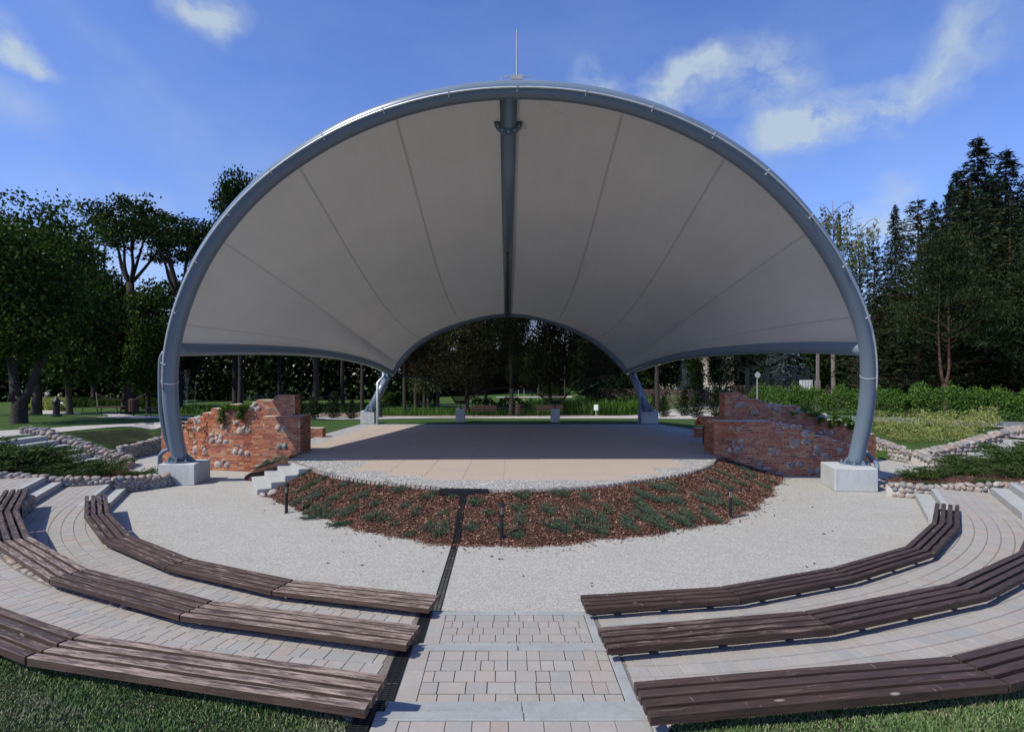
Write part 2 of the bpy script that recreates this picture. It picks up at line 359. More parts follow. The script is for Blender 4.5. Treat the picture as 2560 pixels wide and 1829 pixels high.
def m_leaf(name, a, b, c3, trans=.25):
    m, T = newmat(name)
    c = T.ramp(T.isl, [(0, a), (.6, b), (1, c3)])
    n = T.noise(T.obj, .6, 3, .6); c = T.mix(T.mapr(n, .35, .7, 0, .5), c, a)
    df = T.node('ShaderNodeBsdfDiffuse'); T.put(df, 0, c); tr = T.node('ShaderNodeBsdfTranslucent'); T.put(tr, 0, T.mix(1, c, (1.1, 1.2, .5), 'MULTIPLY'))
    gl = T.node('ShaderNodeBsdfGlossy'); gl.inputs[0].default_value = (1, 1, 1, 1); gl.inputs[1].default_value = .45
    ms = T.node('ShaderNodeMixShader'); ms.inputs[0].default_value = trans; T.l.new(df.outputs[0], ms.inputs[1]); T.l.new(tr.outputs[0], ms.inputs[2])
    m2 = T.node('ShaderNodeMixShader'); m2.inputs[0].default_value = .006; T.l.new(ms.outputs[0], m2.inputs[1]); T.l.new(gl.outputs[0], m2.inputs[2])
    T.l.new(m2.outputs[0], T.out.inputs[0]); return m
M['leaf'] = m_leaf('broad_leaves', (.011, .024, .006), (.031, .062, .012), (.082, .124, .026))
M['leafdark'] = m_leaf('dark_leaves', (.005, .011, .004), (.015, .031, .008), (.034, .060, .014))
M['leafglit'] = m_leaf('light_flecked_leaves', (.02, .03, .012), (.06, .08, .03), (.20, .21, .11))  # bright leaves, paled further to paint in light speckle the shaded crown lacks
M['leafbright'] = m_leaf('shrub_leaves', (.028, .062, .012), (.070, .145, .026), (.13, .22, .045))
M['leafyellow'] = m_leaf('variegated_leaves', (.12, .15, .04), (.30, .32, .10), (.50, .50, .24))
M['leafpale'] = m_leaf('pale_leaves', (.06, .08, .04), (.14, .17, .08), (.36, .36, .24))
M['needle'] = m_leaf('pine_needles', (.009, .016, .007), (.023, .038, .014), (.055, .080, .032), .1)
M['needledark'] = m_leaf('spruce_needles', (.004, .009, .006), (.009, .018, .011), (.018, .030, .018), .1)
M['needleblue'] = m_leaf('blue_spruce_needles', (.03, .05, .055), (.07, .10, .11), (.13, .17, .18), .1)
M['juniper'] = m_leaf('juniper_green', (.020, .038, .012), (.045, .075, .022), (.085, .125, .040), .1)
M['creeper'] = m_leaf('creeping_juniper_green', (.028, .052, .034), (.060, .095, .062), (.11, .15, .10), .1)
M['bark'] = simple('tree_bark', (.034, .029, .025), .95, .35, 6, .8, 18, .03)
M['barkred'] = simple('pine_bark', (.085, .043, .032), .95, .35, 5, .8, 14, .03)
M['barkpale'] = simple('pale_bark', (.15, .135, .12), .95, .4, 5, .8, 14, .03)
def m_water():
    m, T = newmat('water_spray'); tr = T.node('ShaderNodeBsdfTransparent'); df = T.node('ShaderNodeBsdfDiffuse'); df.inputs[0].default_value = (.8, .85, .9, 1)
    ms = T.node('ShaderNodeMixShader'); ms.inputs[0].default_value = .35; T.l.new(tr.outputs[0], ms.inputs[1]); T.l.new(df.outputs[0], ms.inputs[2]); T.l.new(ms.outputs[0], T.out.inputs[0]); return m
M['water'] = m_water()
# ================================================================== TERRAIN
def h(x, y):
    x = np.asarray(x, float); y = np.asarray(y, float)
    base = .57+.48*sstep(-9, -16.2, x)+.43*sstep(10, 17, x)
    far = sstep(28, 52, y); zf = -.25-.35*sstep(-8, -20, x)+.65*sstep(8, 16, x)
    z = base*(1-far)+zf*far
    L = .57+.48*np.maximum(sstep(-14.4, -16.0, x), sstep(22.6, 24.8, y))
    z = np.where((x < -14.2) & (y < 24.8), L, z)
    Rr = .52+.46*np.maximum(sstep(14.3, 18.3, x), sstep(21.0, 23.6, y))
    z = np.where((x > 13.9) & (y < 24.2), np.minimum(Rr, 1.0), z)
    z = np.where((y < 20.7) & (np.abs(x) < 14.25), -.3, z)
    z = np.where((x < -12.3) & (x > -14.4) & (y < 24.0), -.3, z)
    z = np.where((x > 12.9) & (x < 13.95) & (y < 21.9), -.3, z)
    z = np.where((x < -14.2) & (x > -16.5) & (y < 19.45), -.3, z)
    z = np.where((x > 14.2) & (x < 17.5) & (y < 19.9), -.3, z)
    z = np.where((x < -16.0) & (x > -19.6) & (y < 17.2), -.3, z)
    z = np.where((x > 17.0) & (x < 20.6) & (y < 17.4), -.3, z)
    bump = .03*np.sin(x*.7+1)*np.sin(y*.5)*sstep(30, 40, y)
    return z+bump
def GT(px, py, z0=None):
    d = 19.0
    prev = None
    while d < 400:
        x = (px-1280)/FPX*d; z = CAMZ+(HOR-py)/FPX*d; hh = float(h(x, d))
        if z <= hh: break
        d += max(.02, .004*d)
    return Vector((x, d, hh))
def axis(a, b, step, far, sgn_lo, n=26):
    core = list(np.arange(a, b+1e-6, step)); out = []
    k = step; p = b
    while p < far: k *= 1.22; p += k; out.append(p)
    lo = []
    if sgn_lo:
        k = step; p = a
        while p > -far: k *= 1.22; p -= k; lo.append(p)
    return np.array(lo[::-1]+core+out)
xs = axis(-19, 19, .3, 1600, True); ys = axis(11, 46, .3, 1600, False)
X, Y = np.meshgrid(xs, ys); Z = h(X, Y)
nx, ny = len(xs), len(ys)
mb = MB(); F = [(j*nx+i, j*nx+i+1, (j+1)*nx+i+1, (j+1)*nx+i) for j in range(ny-1) for i in range(nx-1)]
mb.add(np.stack([X, Y, Z], -1).reshape(-1, 3), F)
struct(mb.build('lawn', M['lawn'], smooth=True))
# wide base under and behind the viewer
mb = MB(); mb.add([(-1600, -1600, -.6), (1600, -1600, -.6), (1600, 1600, -.6), (-1600, 1600, -.6)], [(0, 1, 2, 3)]); struct(mb.build('ground', M['lawn']))
# gravel forecourt
mb = MB(); mb.prism([(-14.5, 6.2), (14.4, 6.2), (14.4, 22), (13, 24), (-12, 24.5), (-14.5, 24.5)][::1], -.4, 0); struct(mb.build('gravel_forecourt', M['gravel']))
CX, CY = .22, 16.85
RB = {1: 10.24, 2: 11.70, 3: 13.16}; ZT = {0: 0, 1: .29, 2: .58, 3: .87}
RE = {1: 10.2, 2: 11.66, 3: 13.08}
RL = {-1: {1: 10.75, 2: 12.08, 3: 13.5}, 1: {1: 10.38, 2: 11.86, 3: 13.4}}
def pol(r, th): return (CX+r*math.sin(th), CY-r*math.cos(th))
THL, THR = R(-64.5), R(58.8)
def ring_base(mbx, r0, r1, z0, z1, n=70, a0=THL, a1=THR):
    V = []; 
    for i in range(n+1):
        t = a0+(a1-a0)*i/n
        for r, z in ((r0, z0), (r0, z1), (r1, z1)): V.append((*pol(r, t), z))
    F = []
    for i in range(n):
        a = i*3; F += [(a+1, a+4, a+3, a), (a+2, a+5, a+4, a+1)]
    mbx.add(V, F)
def endframe(side):
    t = THL if side < 0 else THR
    e = (-math.cos(t), -math.sin(t)) if side < 0 else (math.cos(t), math.sin(t))
    n = (math.sin(t), -math.cos(t)); return t, e, n
LEND = {1: 3.2, 2: 3.0, 3: 3}
bedm = MB()
for k in (1, 2):
    ring_base(bedm, RE[k]-.03, RE[k+1], ZT[k]-.4, ZT[k]-.0055)
    for sd_ in (-1, 1):
        t, e, n = endframe(sd_); c0 = pol(RL[sd_][k]-.03, t); c1 = pol(RL[sd_][k+1]-.05, t)
        L = LEND[k]; q = [c0, c1, (c1[0]+e[0]*L, c1[1]+e[1]*L), (c0[0]+e[0]*L, c0[1]+e[1]*L)]
        if sd_ > 0: pass
        else: q = q[::-1]
        bedm.prism(q, ZT[k]-.4, ZT[k]-.0055)
struct(bedm.build('terrace_bed', M['grout']))
# ---- pavers: chamfered tops
def paver_quads(A, z, g=.004, ch=.006):
    """A: list of (4,2) corner arrays ccw -> top + chamfer faces as one island each"""
    V = []; Fq = []
    return V
class PV:
    def __init__(s): s.V = []; s.F = []; s.n = 0
    def add(s, c, z, g=.0014, ch=.004):
        c = np.array(c, float); m = c.mean(0); d = m-c; ln = np.linalg.norm(d, axis=1, keepdims=True)
        zj = z+random.uniform(-.0015, .0015)
        o = c+d/ln*g*1.4; i = c+d/ln*(g+ch)*1.4
        for p in o: s.V.append((p[0], p[1], zj-.007))
        for p in i: s.V.append((p[0], p[1], zj))
        a = s.n; s.F += [(a+4, a+5, a+6, a+7)]+[(a+j, a+(j+1) % 4, a+4+(j+1) % 4, a+4+j) for j in range(4)]; s.n += 8
    def build(s, name, mat): 
        mb = MB(); mb.add(s.V, s.F); return mb.build(name, mat)
def rlen(): return random.choice((.125, .185, .185, .245))*.93
pv = PV()
def xbound(r, side): return math.asin(max(-1, min(1, ((-1.13 if side < 0 else 1.0)-CX)/r)))
for k in (1, 2):
    r0, r1 = RE[k], RE[k+1]-.02; nr = 8; w = (r1-r0)/nr
    for j in range(nr):
        ra, rb = r0+j*w, r0+(j+1)*w; rm = (ra+rb)/2
        for side in (-1, 1):
            ra, rb = r0+j*w+.003, r0+(j+1)*w-.003
            t = xbound(rm, side); tend = THL if side < 0 else THR
            first = True
            while (t > tend if side < 0 else t < tend):
                dt = rlen()/rm*(random.uniform(.4, 1) if first else 1); first = False
                t2 = t-dt if side < 0 else t+dt
                if abs(t2) > abs(tend): t2 = tend
                a, b = (t2, t) if side < 0 else (t, t2)
                pv.add([pol(rb, a), pol(rb, b), pol(ra, b), pol(ra, a)], ZT[k]); t = t2
            tt, e, n = endframe(side); s_ = .012; wl_ = (RL[side][k+1]-RL[side][k]-.12)/nr; ra, rb = RL[side][k]+j*wl_, RL[side][k]+(j+1)*wl_
            while s_ < LEND[k]-.3:
                L2 = rlen()*1.25; f = [(CX+n[0]*rr+e[0]*ss, CY+n[1]*rr+e[1]*ss) for rr, ss in ((ra, s_), (rb, s_), (rb, s_+L2), (ra, s_+L2))]
                if side > 0: pass
                else: f = f[::-1]
                pv.add(f, ZT[k]); s_ += L2
pv_side = pv
struct(pv.build('terrace_paving', M['paver']))
# ---- central stairs
def U(u, y): return (u-.0143*y, y)
pv = PV(); curb = MB(); bed = MB()
TR = [(5.25+.35, 6.70, .29), (3.73+.37, 5.25, .58), (-.6, 3.73, .87)]
INT = [(6.70, 7.05, .145), (5.25, 5.60, .435), (3.73, 4.10, .725)]
for (ya, yb, z) in TR:
    bed.prism([U(-.85, ya), U(1.04, ya), U(1.04, yb-.005), U(-.85, yb-.005)], z-.3, z-.0055)
    nrow = max(1, round((yb-.10-ya)/.162)); w = (yb-.10-ya)/nrow
    yy = ya
    while yy < yb-.11:
        y2 = min(yy+random.choice((.19, .26)), yb-.10)
        pv.add([U(-.85, yy), U(-.68, yy), U(-.68, y2), U(-.85, y2)], z); yy = y2
    for j in range(nrow):
        y0, y1 = ya+j*w+.003, ya+(j+1)*w-.003; u = -.68
        first = True
        while u < .94-.03:
            u2 = u+rlen()*(random.uniform(.5, 1) if first else 1); first = False
            if u2 > .87: u2 = .94
            pv.add([U(u, y0), U(u2, y0), U(u2, y1), U(u, y1)], z); u = u2
    for a, b in ((-.85, .13), (.136, 1.04)):
        curb.prism([U(a, yb-.095), U(b, yb-.095), U(b, yb), U(a, yb)], z-.2, z+.003)
    curb.prism([U(.945, ya), U(1.04, ya), U(1.04, yb-.1), U(.945, yb-.1)], z-.2, z+.004)
for (ya, yb, z) in INT:
    for a, b in ((-.85, .13), (.136, 1.04)):
        curb.prism([U(a, ya), U(b, ya), U(b, yb), U(a, yb)], z-.14, z)
struct(bed.build('stair_bed', M['grout'])); struct(pv.build('stair_paving', M['paver'])); struct(curb.build('stair_kerbs', M['curb'], bevel=.006))
# ---- side landings: kerb + slab step at each arc end
for side in (-1, 1):
    cb = MB()
    for k in (1, 2):
        t, e, n = endframe(side); z = ZT[k]
        def q(r, s): return (CX+n[0]*r+e[0]*s, CY+n[1]*r+e[1]*s)
        def quadp(r0, r1, s0, s1, z0, z1):
            f = [q(r0, s0), q(r1, s0), q(r1, s1), q(r0, s1)]
            if side < 0: f = f[::-1]
            cb.prism(f, z0, z1)
        quadp(RL[side][k]-.13, RL[side][k]-.002, -.1, 2.9, z-.28, z+.003)
        for a, b in ((.0, .95), (.956, 2.9)): quadp(RL[side][k]-.46, RL[side][k]-.133, a, b, z-.29, z-.145)
    struct(cb.build('landing_steps', M['step'], bevel=.006))
# foreground lawn beyond last row
mb = MB(); rs = [13.05, 13.08, 13.3, 13.6, 14, 15, 17, 20, 26, 34]; na = 160
V = [(*pol(r, R(-85)+R(170)*i/na), (.86 if r > 13.07 else .3)) for r in rs for i in range(na+1)]
# hollow under the stair
V = [(x, min(y, 12.5), z) for x, y, z in V]
V = [(x, y, z if not (-.99 < x+.0143*y < 1.06) else min(z, .55)) for x, y, z in V]
F = [(j*(na+1)+i, (j+1)*(na+1)+i, (j+1)*(na+1)+i+1, j*(na+1)+i+1) for j in range(len(rs)-1) for i in range(na)]
mb.add(V, F); struct(mb.build('upper_lawn', M['soilgrass'], smooth=True))
# strips of lawn right beside the stair/drain
mb = MB(); mb.prism([(-1.6, -1), U(-1.0, -1), U(-1.0, 3.5), (-1.6, 3.6)], .3, .858); mb.prism([U(1.05, -1), (1.8, -1), (1.8, 3.58), U(1.05, 3.5)], .3, .858); struct(mb.build('upper_lawn', M['soilgrass']))
# grass blades
def blades(n, xr, yr, inside, name, zf, hgt=(.02, .045), wd=.0035):
    x = rng.uniform(*xr, n); y = rng.uniform(*yr, n); ok = inside(x, y); x = x[ok]; y = y[ok]; n = len(x)
    z = zf(x, y); th = rng.uniform(0, 2*PI, n); hh = rng.uniform(*hgt, n)*(.7+.5*np.sin(x*5+1)*np.sin(y*6)); ln = rng.uniform(.1, .9, n)*hh; ph = rng.uniform(0, 2*PI, n)
    dx, dy = np.cos(th)*wd, np.sin(th)*wd; b = np.stack([x, y, z], 1)
    A = b+np.stack([dx, dy, 0*x], 1); B = b-np.stack([dx, dy, 0*x], 1)
    Mm = b+np.stack([np.cos(ph)*ln*.35-dx*.7, np.sin(ph)*ln*.35-dy*.7, hh*.6], 1); M2 = b+np.stack([np.cos(ph)*ln*.35+dx*.7, np.sin(ph)*ln*.35+dy*.7, hh*.6], 1)
    Tt = b+np.stack([np.cos(ph)*ln, np.sin(ph)*ln, hh], 1)
    V = np.stack([A, B, Mm, M2, Tt], 1).reshape(-1, 3)
    i = np.arange(n)*5; me = bpy.data.meshes.new(name)
    q = np.stack([i, i+1, i+2, i+3], 1); t3 = np.stack([i+3, i+2, i+4], 1)
    loops = np.concatenate([np.concatenate([q, t3], 1).ravel()]); st = np.stack([np.arange(n)*7, np.arange(n)*7+4], 1).ravel()
    me.vertices.add(len(V)); me.vertices.foreach_set('co', V.ravel()); me.loops.add(len(loops)); me.loops.foreach_set('vertex_index', loops.astype(np.int32))
    me.polygons.add(2*n); me.polygons.foreach_set('loop_start', st.astype(np.int32)); me.update(calc_edges=True); me.validate()
    me.materials.append(M['blade']); o = bpy.data.objects.new(name, me); COL.objects.link(o); return o
def ing(x, y):
    r = np.hypot(x-CX, y-CY); u = x+.0143*y
    return (r > 13.12) & ((u < -1.0) | (u > 1.07)) & (np.abs(x) < y*.95+.3)
o = blades(330000, (-5.4, 5.4), (3.25, 5.6), ing, 'grass', lambda x, y: 0*x+.858); tag(o, 'short mown grass with dry patches behind the last bench rows', 'grass', kind='stuff')
# ================================================================== STAGE
zs = .6
front_px = [(720, 1150), (769, 1166), (837, 1188), (921, 1202.5), (1006, 1211), (1107, 1219.5), (1217, 1224.5), (1341, 1223), (1446, 1218), (1552, 1206.5), (1657, 1192), (1728, 1178), (1774, 1161), (1787, 1143)]
front = [W(a, b, zs) for a, b in front_px]
front = [tuple(p)[:2] for p in catmull([(x, y, 0) for x, y in front], 4)]
outline = front+[(6.45, 17.9), (7.2, 20.5), (8.5, 23.5), (8.6, 26), (7.7, 29.2), (-7.9, 29.2), (-8.1, 24), (-8.0, 21), (-6.9, 18.8)]
mb = MB(); mb.prism(outline, 0, zs); struct(mb.build('stage_floor', M['cobble']))
# edge setts along the front
sm = MB()
for i in range(len(front)-1):
    a, b = Vector((*front[i], 0)), Vector((*front[i+1], 0)); n_ = max(1, int((b-a).length/.11))
    for j in range(n_):
        p = a.lerp(b, (j+.5)/n_); d = (b-a).normalized()
        sm.box((p.x-d.y*-.03, p.y-.0+d.x*.03, zs-.02), (.095, .1, .075+random.uniform(-.01, .01)), math.atan2(d.y, d.x)+random.uniform(-.06, .06), taper=.86)
struct(sm.build('stage_kerb', M['stone']))
pv = PV(); cxs, cys, rs_ = .15, 18.9, 6.35
k = 0; y = 13.5
while y < 28.2:
    x = -.2-8
    while x < 8:
        cor = [(x, y), (x+1, y), (x+1, y+.6), (x, y+.6)]
        ok = all((math.hypot(px-cxs, py-cys) < rs_-.28) or (py > cys and abs(px) < 7.2) or (py > 17 and abs(px) < 6.3) for px, py in cor)
        if ok: pv.add(cor, zs+.006, g=.002, ch=.003)
        x += 1.0
    y += .6
struct(pv.build('stage_slabs', M['tile']))
# ---- mound
base_px = [(690, 1243), (800, 1290), (900, 1322), (1000, 1345), (1130, 1361), (1270, 1367), (1390, 1361), (1500, 1350), (1620, 1335), (1730, 1318), (1830, 1297), (1890, 1262), (1925, 1225), (1947, 1195)]
basep = [(-6.64, 14.57)]+[W(a, b, 0) for a, b in base_px]; basep += [(8.3, 17.35)]
top2 = [tuple(p) for p in front]+[(6.6, 17.3)]
MC = Vector((.2, 17.6))
def polar_r(pts):
    a = np.array([math.atan2(p[0]-MC.x, MC.y-p[1]) for p in pts]); r = np.array([math.hypot(p[0]-MC.x, p[1]-MC.y) for p in pts]); i = np.argsort(a); return a[i], r[i]
Ab, Rb_ = polar_r(basep); At, Rt_ = polar_r(top2)
def mound(x, y):
    a = np.arctan2(x-MC.x, MC.y-y); r = np.hypot(x-MC.x, y-MC.y)
    rb = np.interp(a, Ab, Rb_)+.06*np.sin(a*23)+.04*np.sin(a*51+1); rt = np.interp(a, At, Rt_)
    f = np.clip((rb-r)/(rb-rt), 0, 1); z = .545*f**.92
    z += .035*np.sin(f*PI)*(np.sin(x*3.1+1)*np.sin(y*2.7)+.5*np.sin(x*7)*np.sin(y*8))
    return np.where(r > rb, -.05, z)
na, nr = 220, 26; a0, a1 = Ab[0]+.004, Ab[-1]
V = []
for i in range(na+1):
    a = a0+(a1-a0)*i/na; rb = float(np.interp(a, Ab, Rb_))+.06*math.sin(a*23)+.04*math.sin(a*51+1); rt = float(np.interp(a, At, Rt_))-.03
    for j in range(nr+1):
        r = rb+(rt-rb)*j/nr; x, y = MC.x+r*math.sin(a), MC.y-r*math.cos(a); V.append((x, y, float(mound(x, y)) if j else -.02))
mb = MB(); mb.add(V, [(i*(nr+1)+j, (i+1)*(nr+1)+j, (i+1)*(nr+1)+j+1, i*(nr+1)+j+1) for i in range(na) for j in range(nr)]); struct(mb.build('mulch_mound', M['mulch'], smooth=True))
def chips(n, sample, zf, name, label, size=(.025, .06)):
    x, y = sample(n); z = zf(x, y); ok = z > -.04; x, y, z = x[ok], y[ok], z[ok]; n = len(x)
    th = rng.uniform(0, 2*PI, n); ln = rng.uniform(*size, n)/2; wd = rng.uniform(.006, .014, n); t1 = rng.normal(0, .45, n); t2 = rng.normal(0, .5, n)
    ux = np.stack([np.cos(th)*np.cos(t1), np.sin(th)*np.cos(t1), np.sin(t1)], 1); vx = np.stack([-np.sin(th)*np.cos(t2), np.cos(th)*np.cos(t2), np.sin(t2)], 1)
    c = np.stack([x, y, z+rng.uniform(.003, .028, n)], 1)
    Q = np.stack([c-ux*ln[:, None]-vx*wd[:, None], c+ux*ln[:, None]-vx*wd[:, None]*.6, c+ux*ln[:, None]+vx*wd[:, None], c-ux*ln[:, None]+vx*wd[:, None]*.7], 1)
    mb = MB(); mb.quads(Q); o = mb.build(name, M['chip']); tag(o, label, 'mulch', kind='stuff'); return o
def samp_m(n):
    a = rng.uniform(a0, a1, n); rb = np.interp(a, Ab, Rb_)+.06*np.sin(a*23)+.04*np.sin(a*51+1); rt = np.interp(a, At, Rt_)
    f = rng.uniform(-.035, 1, n)+rng.normal(0, .01, n); f = np.where(rng.uniform(0, 1, n) < .02, -rng.exponential(.06, n), f); r = rb+(rt-rb)*f; return MC.x+r*np.sin(a), MC.y-r*np.cos(a)
chips(52000, samp_m, lambda x, y: np.maximum(mound(x, y), 0), 'bark_mulch', 'loose red brown bark chips covering the mound below the stage', )
def GM(px, py):
    d = 9.5
    while d < 19:
        x = (px-1280)/FPX*d; z = CAMZ+(HOR-py)/FPX*d
        if z <= max(0, float(mound(x, d))): return x, d, max(0, float(mound(x, d)))
        d += .02
    return x, d, 0
# ---- stage side steps (left)
O_ = Vector((-6.65, 14.6, 0)); L_ = Vector((-.473, .88, 0)); N_ = Vector((.88, .473, 0))
for i in range(4):
    a = O_+N_*(.34*i); q = [a, a+N_*.40, a+N_*.40+L_*2.1, a+L_*2.1]
    mb = MB(); mb.prism([(p.x, p.y) for p in q], 0, .15*(i+1)-(.003 if i == 3 else 0)); o = mb.build('stone_step', M['step'], bevel=.008)
    tag(o, ['lowest', 'second lowest', 'third', 'topmost'][i]+' pale grey step up to the stage by the left brick wall', 'step', 'steps up to the stage')
mb = MB(); mb.prism([(-8.0, 16.75), (-7.66, 16.5), (-6.5, 17.12), (-6.72, 17.8), (-7.95, 17.8)], 0, [.1, .12, .58, .5, .3]); struct(mb.build('mulch_pocket', M['mulch']))
BOULD = True
# ================================================================== side steps, walls, beds
def flight(side, xs0, y0, y1, n, tread, z0):
    for i in range(n):
        z = .15*(i+1); xa = xs0+side*tread*i; xb = xa+side*(tread+.06)
        x0_, x1_ = min(xa, xb), max(xa, xb)
        mb = MB(); mb.box(((x0_+x1_)/2, (y0+y1)/2, z-.09), (x1_-x0_, y1-y0, .18)); o = mb.build('stone_step', M['step'], bevel=.008)
        nm = ['lowest', 'second', 'third', 'fourth', 'fifth', 'sixth', 'topmost'][i if n == 7 else (6 if i == n-1 else i)]
        tag(o, nm+(' broad grey step of the left flight to the path' if side < 0 else ' broad grey step of the right flight up to the lawn'), 'step', 'steps of the %s side flight' % ('left' if side < 0 else 'right'))
flight(-1, -13.75, 17.1, 19.3, 7, .37, 0); flight(1, 15.0, 17.3, 19.5, 6, .42, 0)
# stone walls --------------------------------------------------------
ico = bmesh.new(); bmesh.ops.create_icosphere(ico, subdivisions=2, radius=1); IV = np.array([v.co[:] for v in ico.verts]); IF = [tuple(v.index for v in f.verts) for f in ico.faces]; ico.free()
def stone(mb, c, s, rz=0, rough=.16):
    ph = rng.uniform(0, 6, 6); V = IV.copy(); f = 1+rough*(np.sin(V[:, 0]*2.3+ph[0])*np.sin(V[:, 1]*2.1+ph[1])+.7*np.sin(V[:, 2]*3+ph[2])*np.sin(V[:, 0]*3.7+ph[3]))
    V = np.sign(V)*np.abs(V)**.8*f[:, None]; V = V*np.array(s); t = rng.uniform(-.4, .4); 
    c1, s1 = math.cos(t), math.sin(t); V = V @ np.array([[c1, 0, s1], [0, 1, 0], [-s1, 0, c1]])
    c_, s_ = math.cos(rz), math.sin(rz); V = V @ np.array([[c_, s_, 0], [-s_, c_, 0], [0, 0, 1]])
    mb.add(V+np.array(c), IF)
def stone_wall(name, label, pts, th=.3, size=.15, faces=('f', 't'), group=None, both=False):
    """pts: (x,y,zbot,ztop); visible face is on the right-hand side of travel"""
    root = thing(name, label, 'stone wall', (pts[0][0], pts[0][1], 0), group=group); off = np.array([pts[0][0], pts[0][1], 0])
    body = MB(); st = MB()
    for i in range(len(pts)-1):
        a, b = pts[i], pts[i+1]; d = Vector((b[0]-a[0], b[1]-a[1])); L = d.length; d.normalize(); n = Vector((d.y, -d.x)); ang = math.atan2(d.y, d.x)
        hw = th/2-.05
        A = [(a[0]+n.x*hw, a[1]+n.y*hw), (b[0]+n.x*hw, b[1]+n.y*hw), (b[0]-n.x*hw, b[1]-n.y*hw), (a[0]-n.x*hw, a[1]-n.y*hw)]
        A = A[::-1]; zt = [a[3]-.05, b[3]-.05, b[3]-.05, a[3]-.05]
        body.prism([(x-off[0], y-off[1]) for x, y in A], min(a[2], b[2])-.1, zt)
        for sgn in ((1, -1) if both else (1,)):
            z = min(a[2], b[2])+size*.35
            while z < max(a[3], b[3]):
                s_ = random.uniform(0, size)
                while s_ < L:
                    w = size*random.uniform(.7, 1.5); u = min(1, (s_+w/2)/L); zb = a[2]+(b[2]-a[2])*u; zt_ = a[3]+(b[3]-a[3])*u
                    if z > zb-size*.3 and z+size*.25 < zt_+.02:
                        c = (a[0]+d.x*(s_+w/2)+n.x*(hw-.01)*sgn-off[0], a[1]+d.y*(s_+w/2)+n.y*(hw-.01)*sgn-off[1], z+random.uniform(-.15, .15)*size)
                        stone(st, c, (w*.5, random.uniform(.05, .08), size*random.uniform(.38, .52)), ang)
                    s_ += w*1.04
                z += size*.92
        s_ = random.uniform(0, size*.5)
        while s_ < L:
            w = size*random.uniform(.9, 1.7); u = min(1, (s_+w/2)/L); zt_ = a[3]+(b[3]-a[3])*u
            for q in ((-.25, .25) if th > .36 else (0,)):
                stone(st, (a[0]+d.x*(s_+w/2)+n.x*q*th-off[0], a[1]+d.y*(s_+w/2)+n.y*q*th-off[1], zt_-.04+random.uniform(-.02, .03)), (w*.52, th*(.30 if th > .36 else .46), size*random.uniform(.4, .6)), ang)
            s_ += w
    body.build('mortar_body', M['mortar'], root); st.build('stones', M['stone'], root, smooth=True); return root
g_ = 'fieldstone walls around the forecourt'
stone_wall('fieldstone_wall', 'low rounded fieldstone wall edging the juniper bed left of the left arch footing', [(-15.2, 13.0, .4, .85), (-12.9, 13.75, .5, .78), (-11.6, 14.2, .4, .55), (-10.5, 14.75, .05, .42), (-9.75, 15.75, 0, .33)], .32, .135, group=g_)
stone_wall('fieldstone_wall', 'low fieldstone wall edging the juniper bed right of the right arch footing', [(9.75, 14.6, 0, .32), (10.6, 14.15, .05, .34), (11.7, 13.6, .35, .5), (13.3, 13.1, .5, .66), (15.2, 12.6, .5, .8)], .32, .135, group=g_)
stone_wall('fieldstone_wall', 'fieldstone retaining wall below the patchy grass slope left of the brick ruin', [(-14.4, 20.4, 0, .5), (-14.4, 23.6, 0, .6)], .36, .13, group=g_)
stone_wall('fieldstone_wall', 'fieldstone wall stepping down beside the left flight of steps', [(-17.2, 19.75, 1.0, 1.3), (-16.4, 19.65, .8, 1.2), (-15.2, 19.55, .35, .85), (-14.3, 19.5, 0, .55), (-13.35, 19.5, 0, .28), (-13.0, 18.6, 0, .2)], .5, .16, group=g_)
stone_wall('fieldstone_wall', 'fieldstone retaining wall below the variegated shrubs right of the brick ruin', [(14.1, 23.5, 0, .7), (14.05, 21.4, 0, .66), (14.25, 19.95, 0, .42)][::1], .4, .15, group=g_, both=True)
stone_wall('fieldstone_wall', 'fieldstone wall climbing beside the right flight of steps', [(14.2, 18.7, 0, .3), (14.35, 19.85, 0, .42), (15.6, 19.9, 0, .62), (16.8, 20.0, .5, .95), (18.3, 20.1, .9, 1.28)], .5, .16, group=g_)
for k, (a, b, nm) in enumerate([(-53, -7, 'left'), (5, 47, 'right')]):
    for row in (1, 2):
        aa, bb = (a if row == 1 else (-64 if k == 0 else 3.5)), (b if row == 1 else min(b, 46))
        if row == 3: aa, bb = (-30, -5.6) if k == 0 else (3.6, 28)
        n_ = 10; P = [(*pol(RE[row]-.09, R(aa+(bb-aa)*i/n_)), ZT[row-1], {1: .275, 2: .565}[row]) for i in range(n_+1)]
        stone_wall('bench_plinth_wall', 'low stone plinth wall under the %s benches of the %s row' % (nm, ['first', 'second', 'third'][row-1]), P[::-1], .22, .13, group='stone plinths under benches')
for (x, y, z, r, w) in ((-6.2, 14.55, .06, .16, 'largest'), (-6.0, 14.75, .1, .12, 'small'), (-6.42, 14.42, .04, .10, 'lowest')):
    st = MB(); stone(st, (0, 0, 0), (r, r*.8, r*.6), 0, .25); tag(st.build('boulder', M['stone'], smooth=True, loc=(x, y, z)), w+' pale rock beside the lowest stage step', 'rock', 'rocks beside the stage steps')
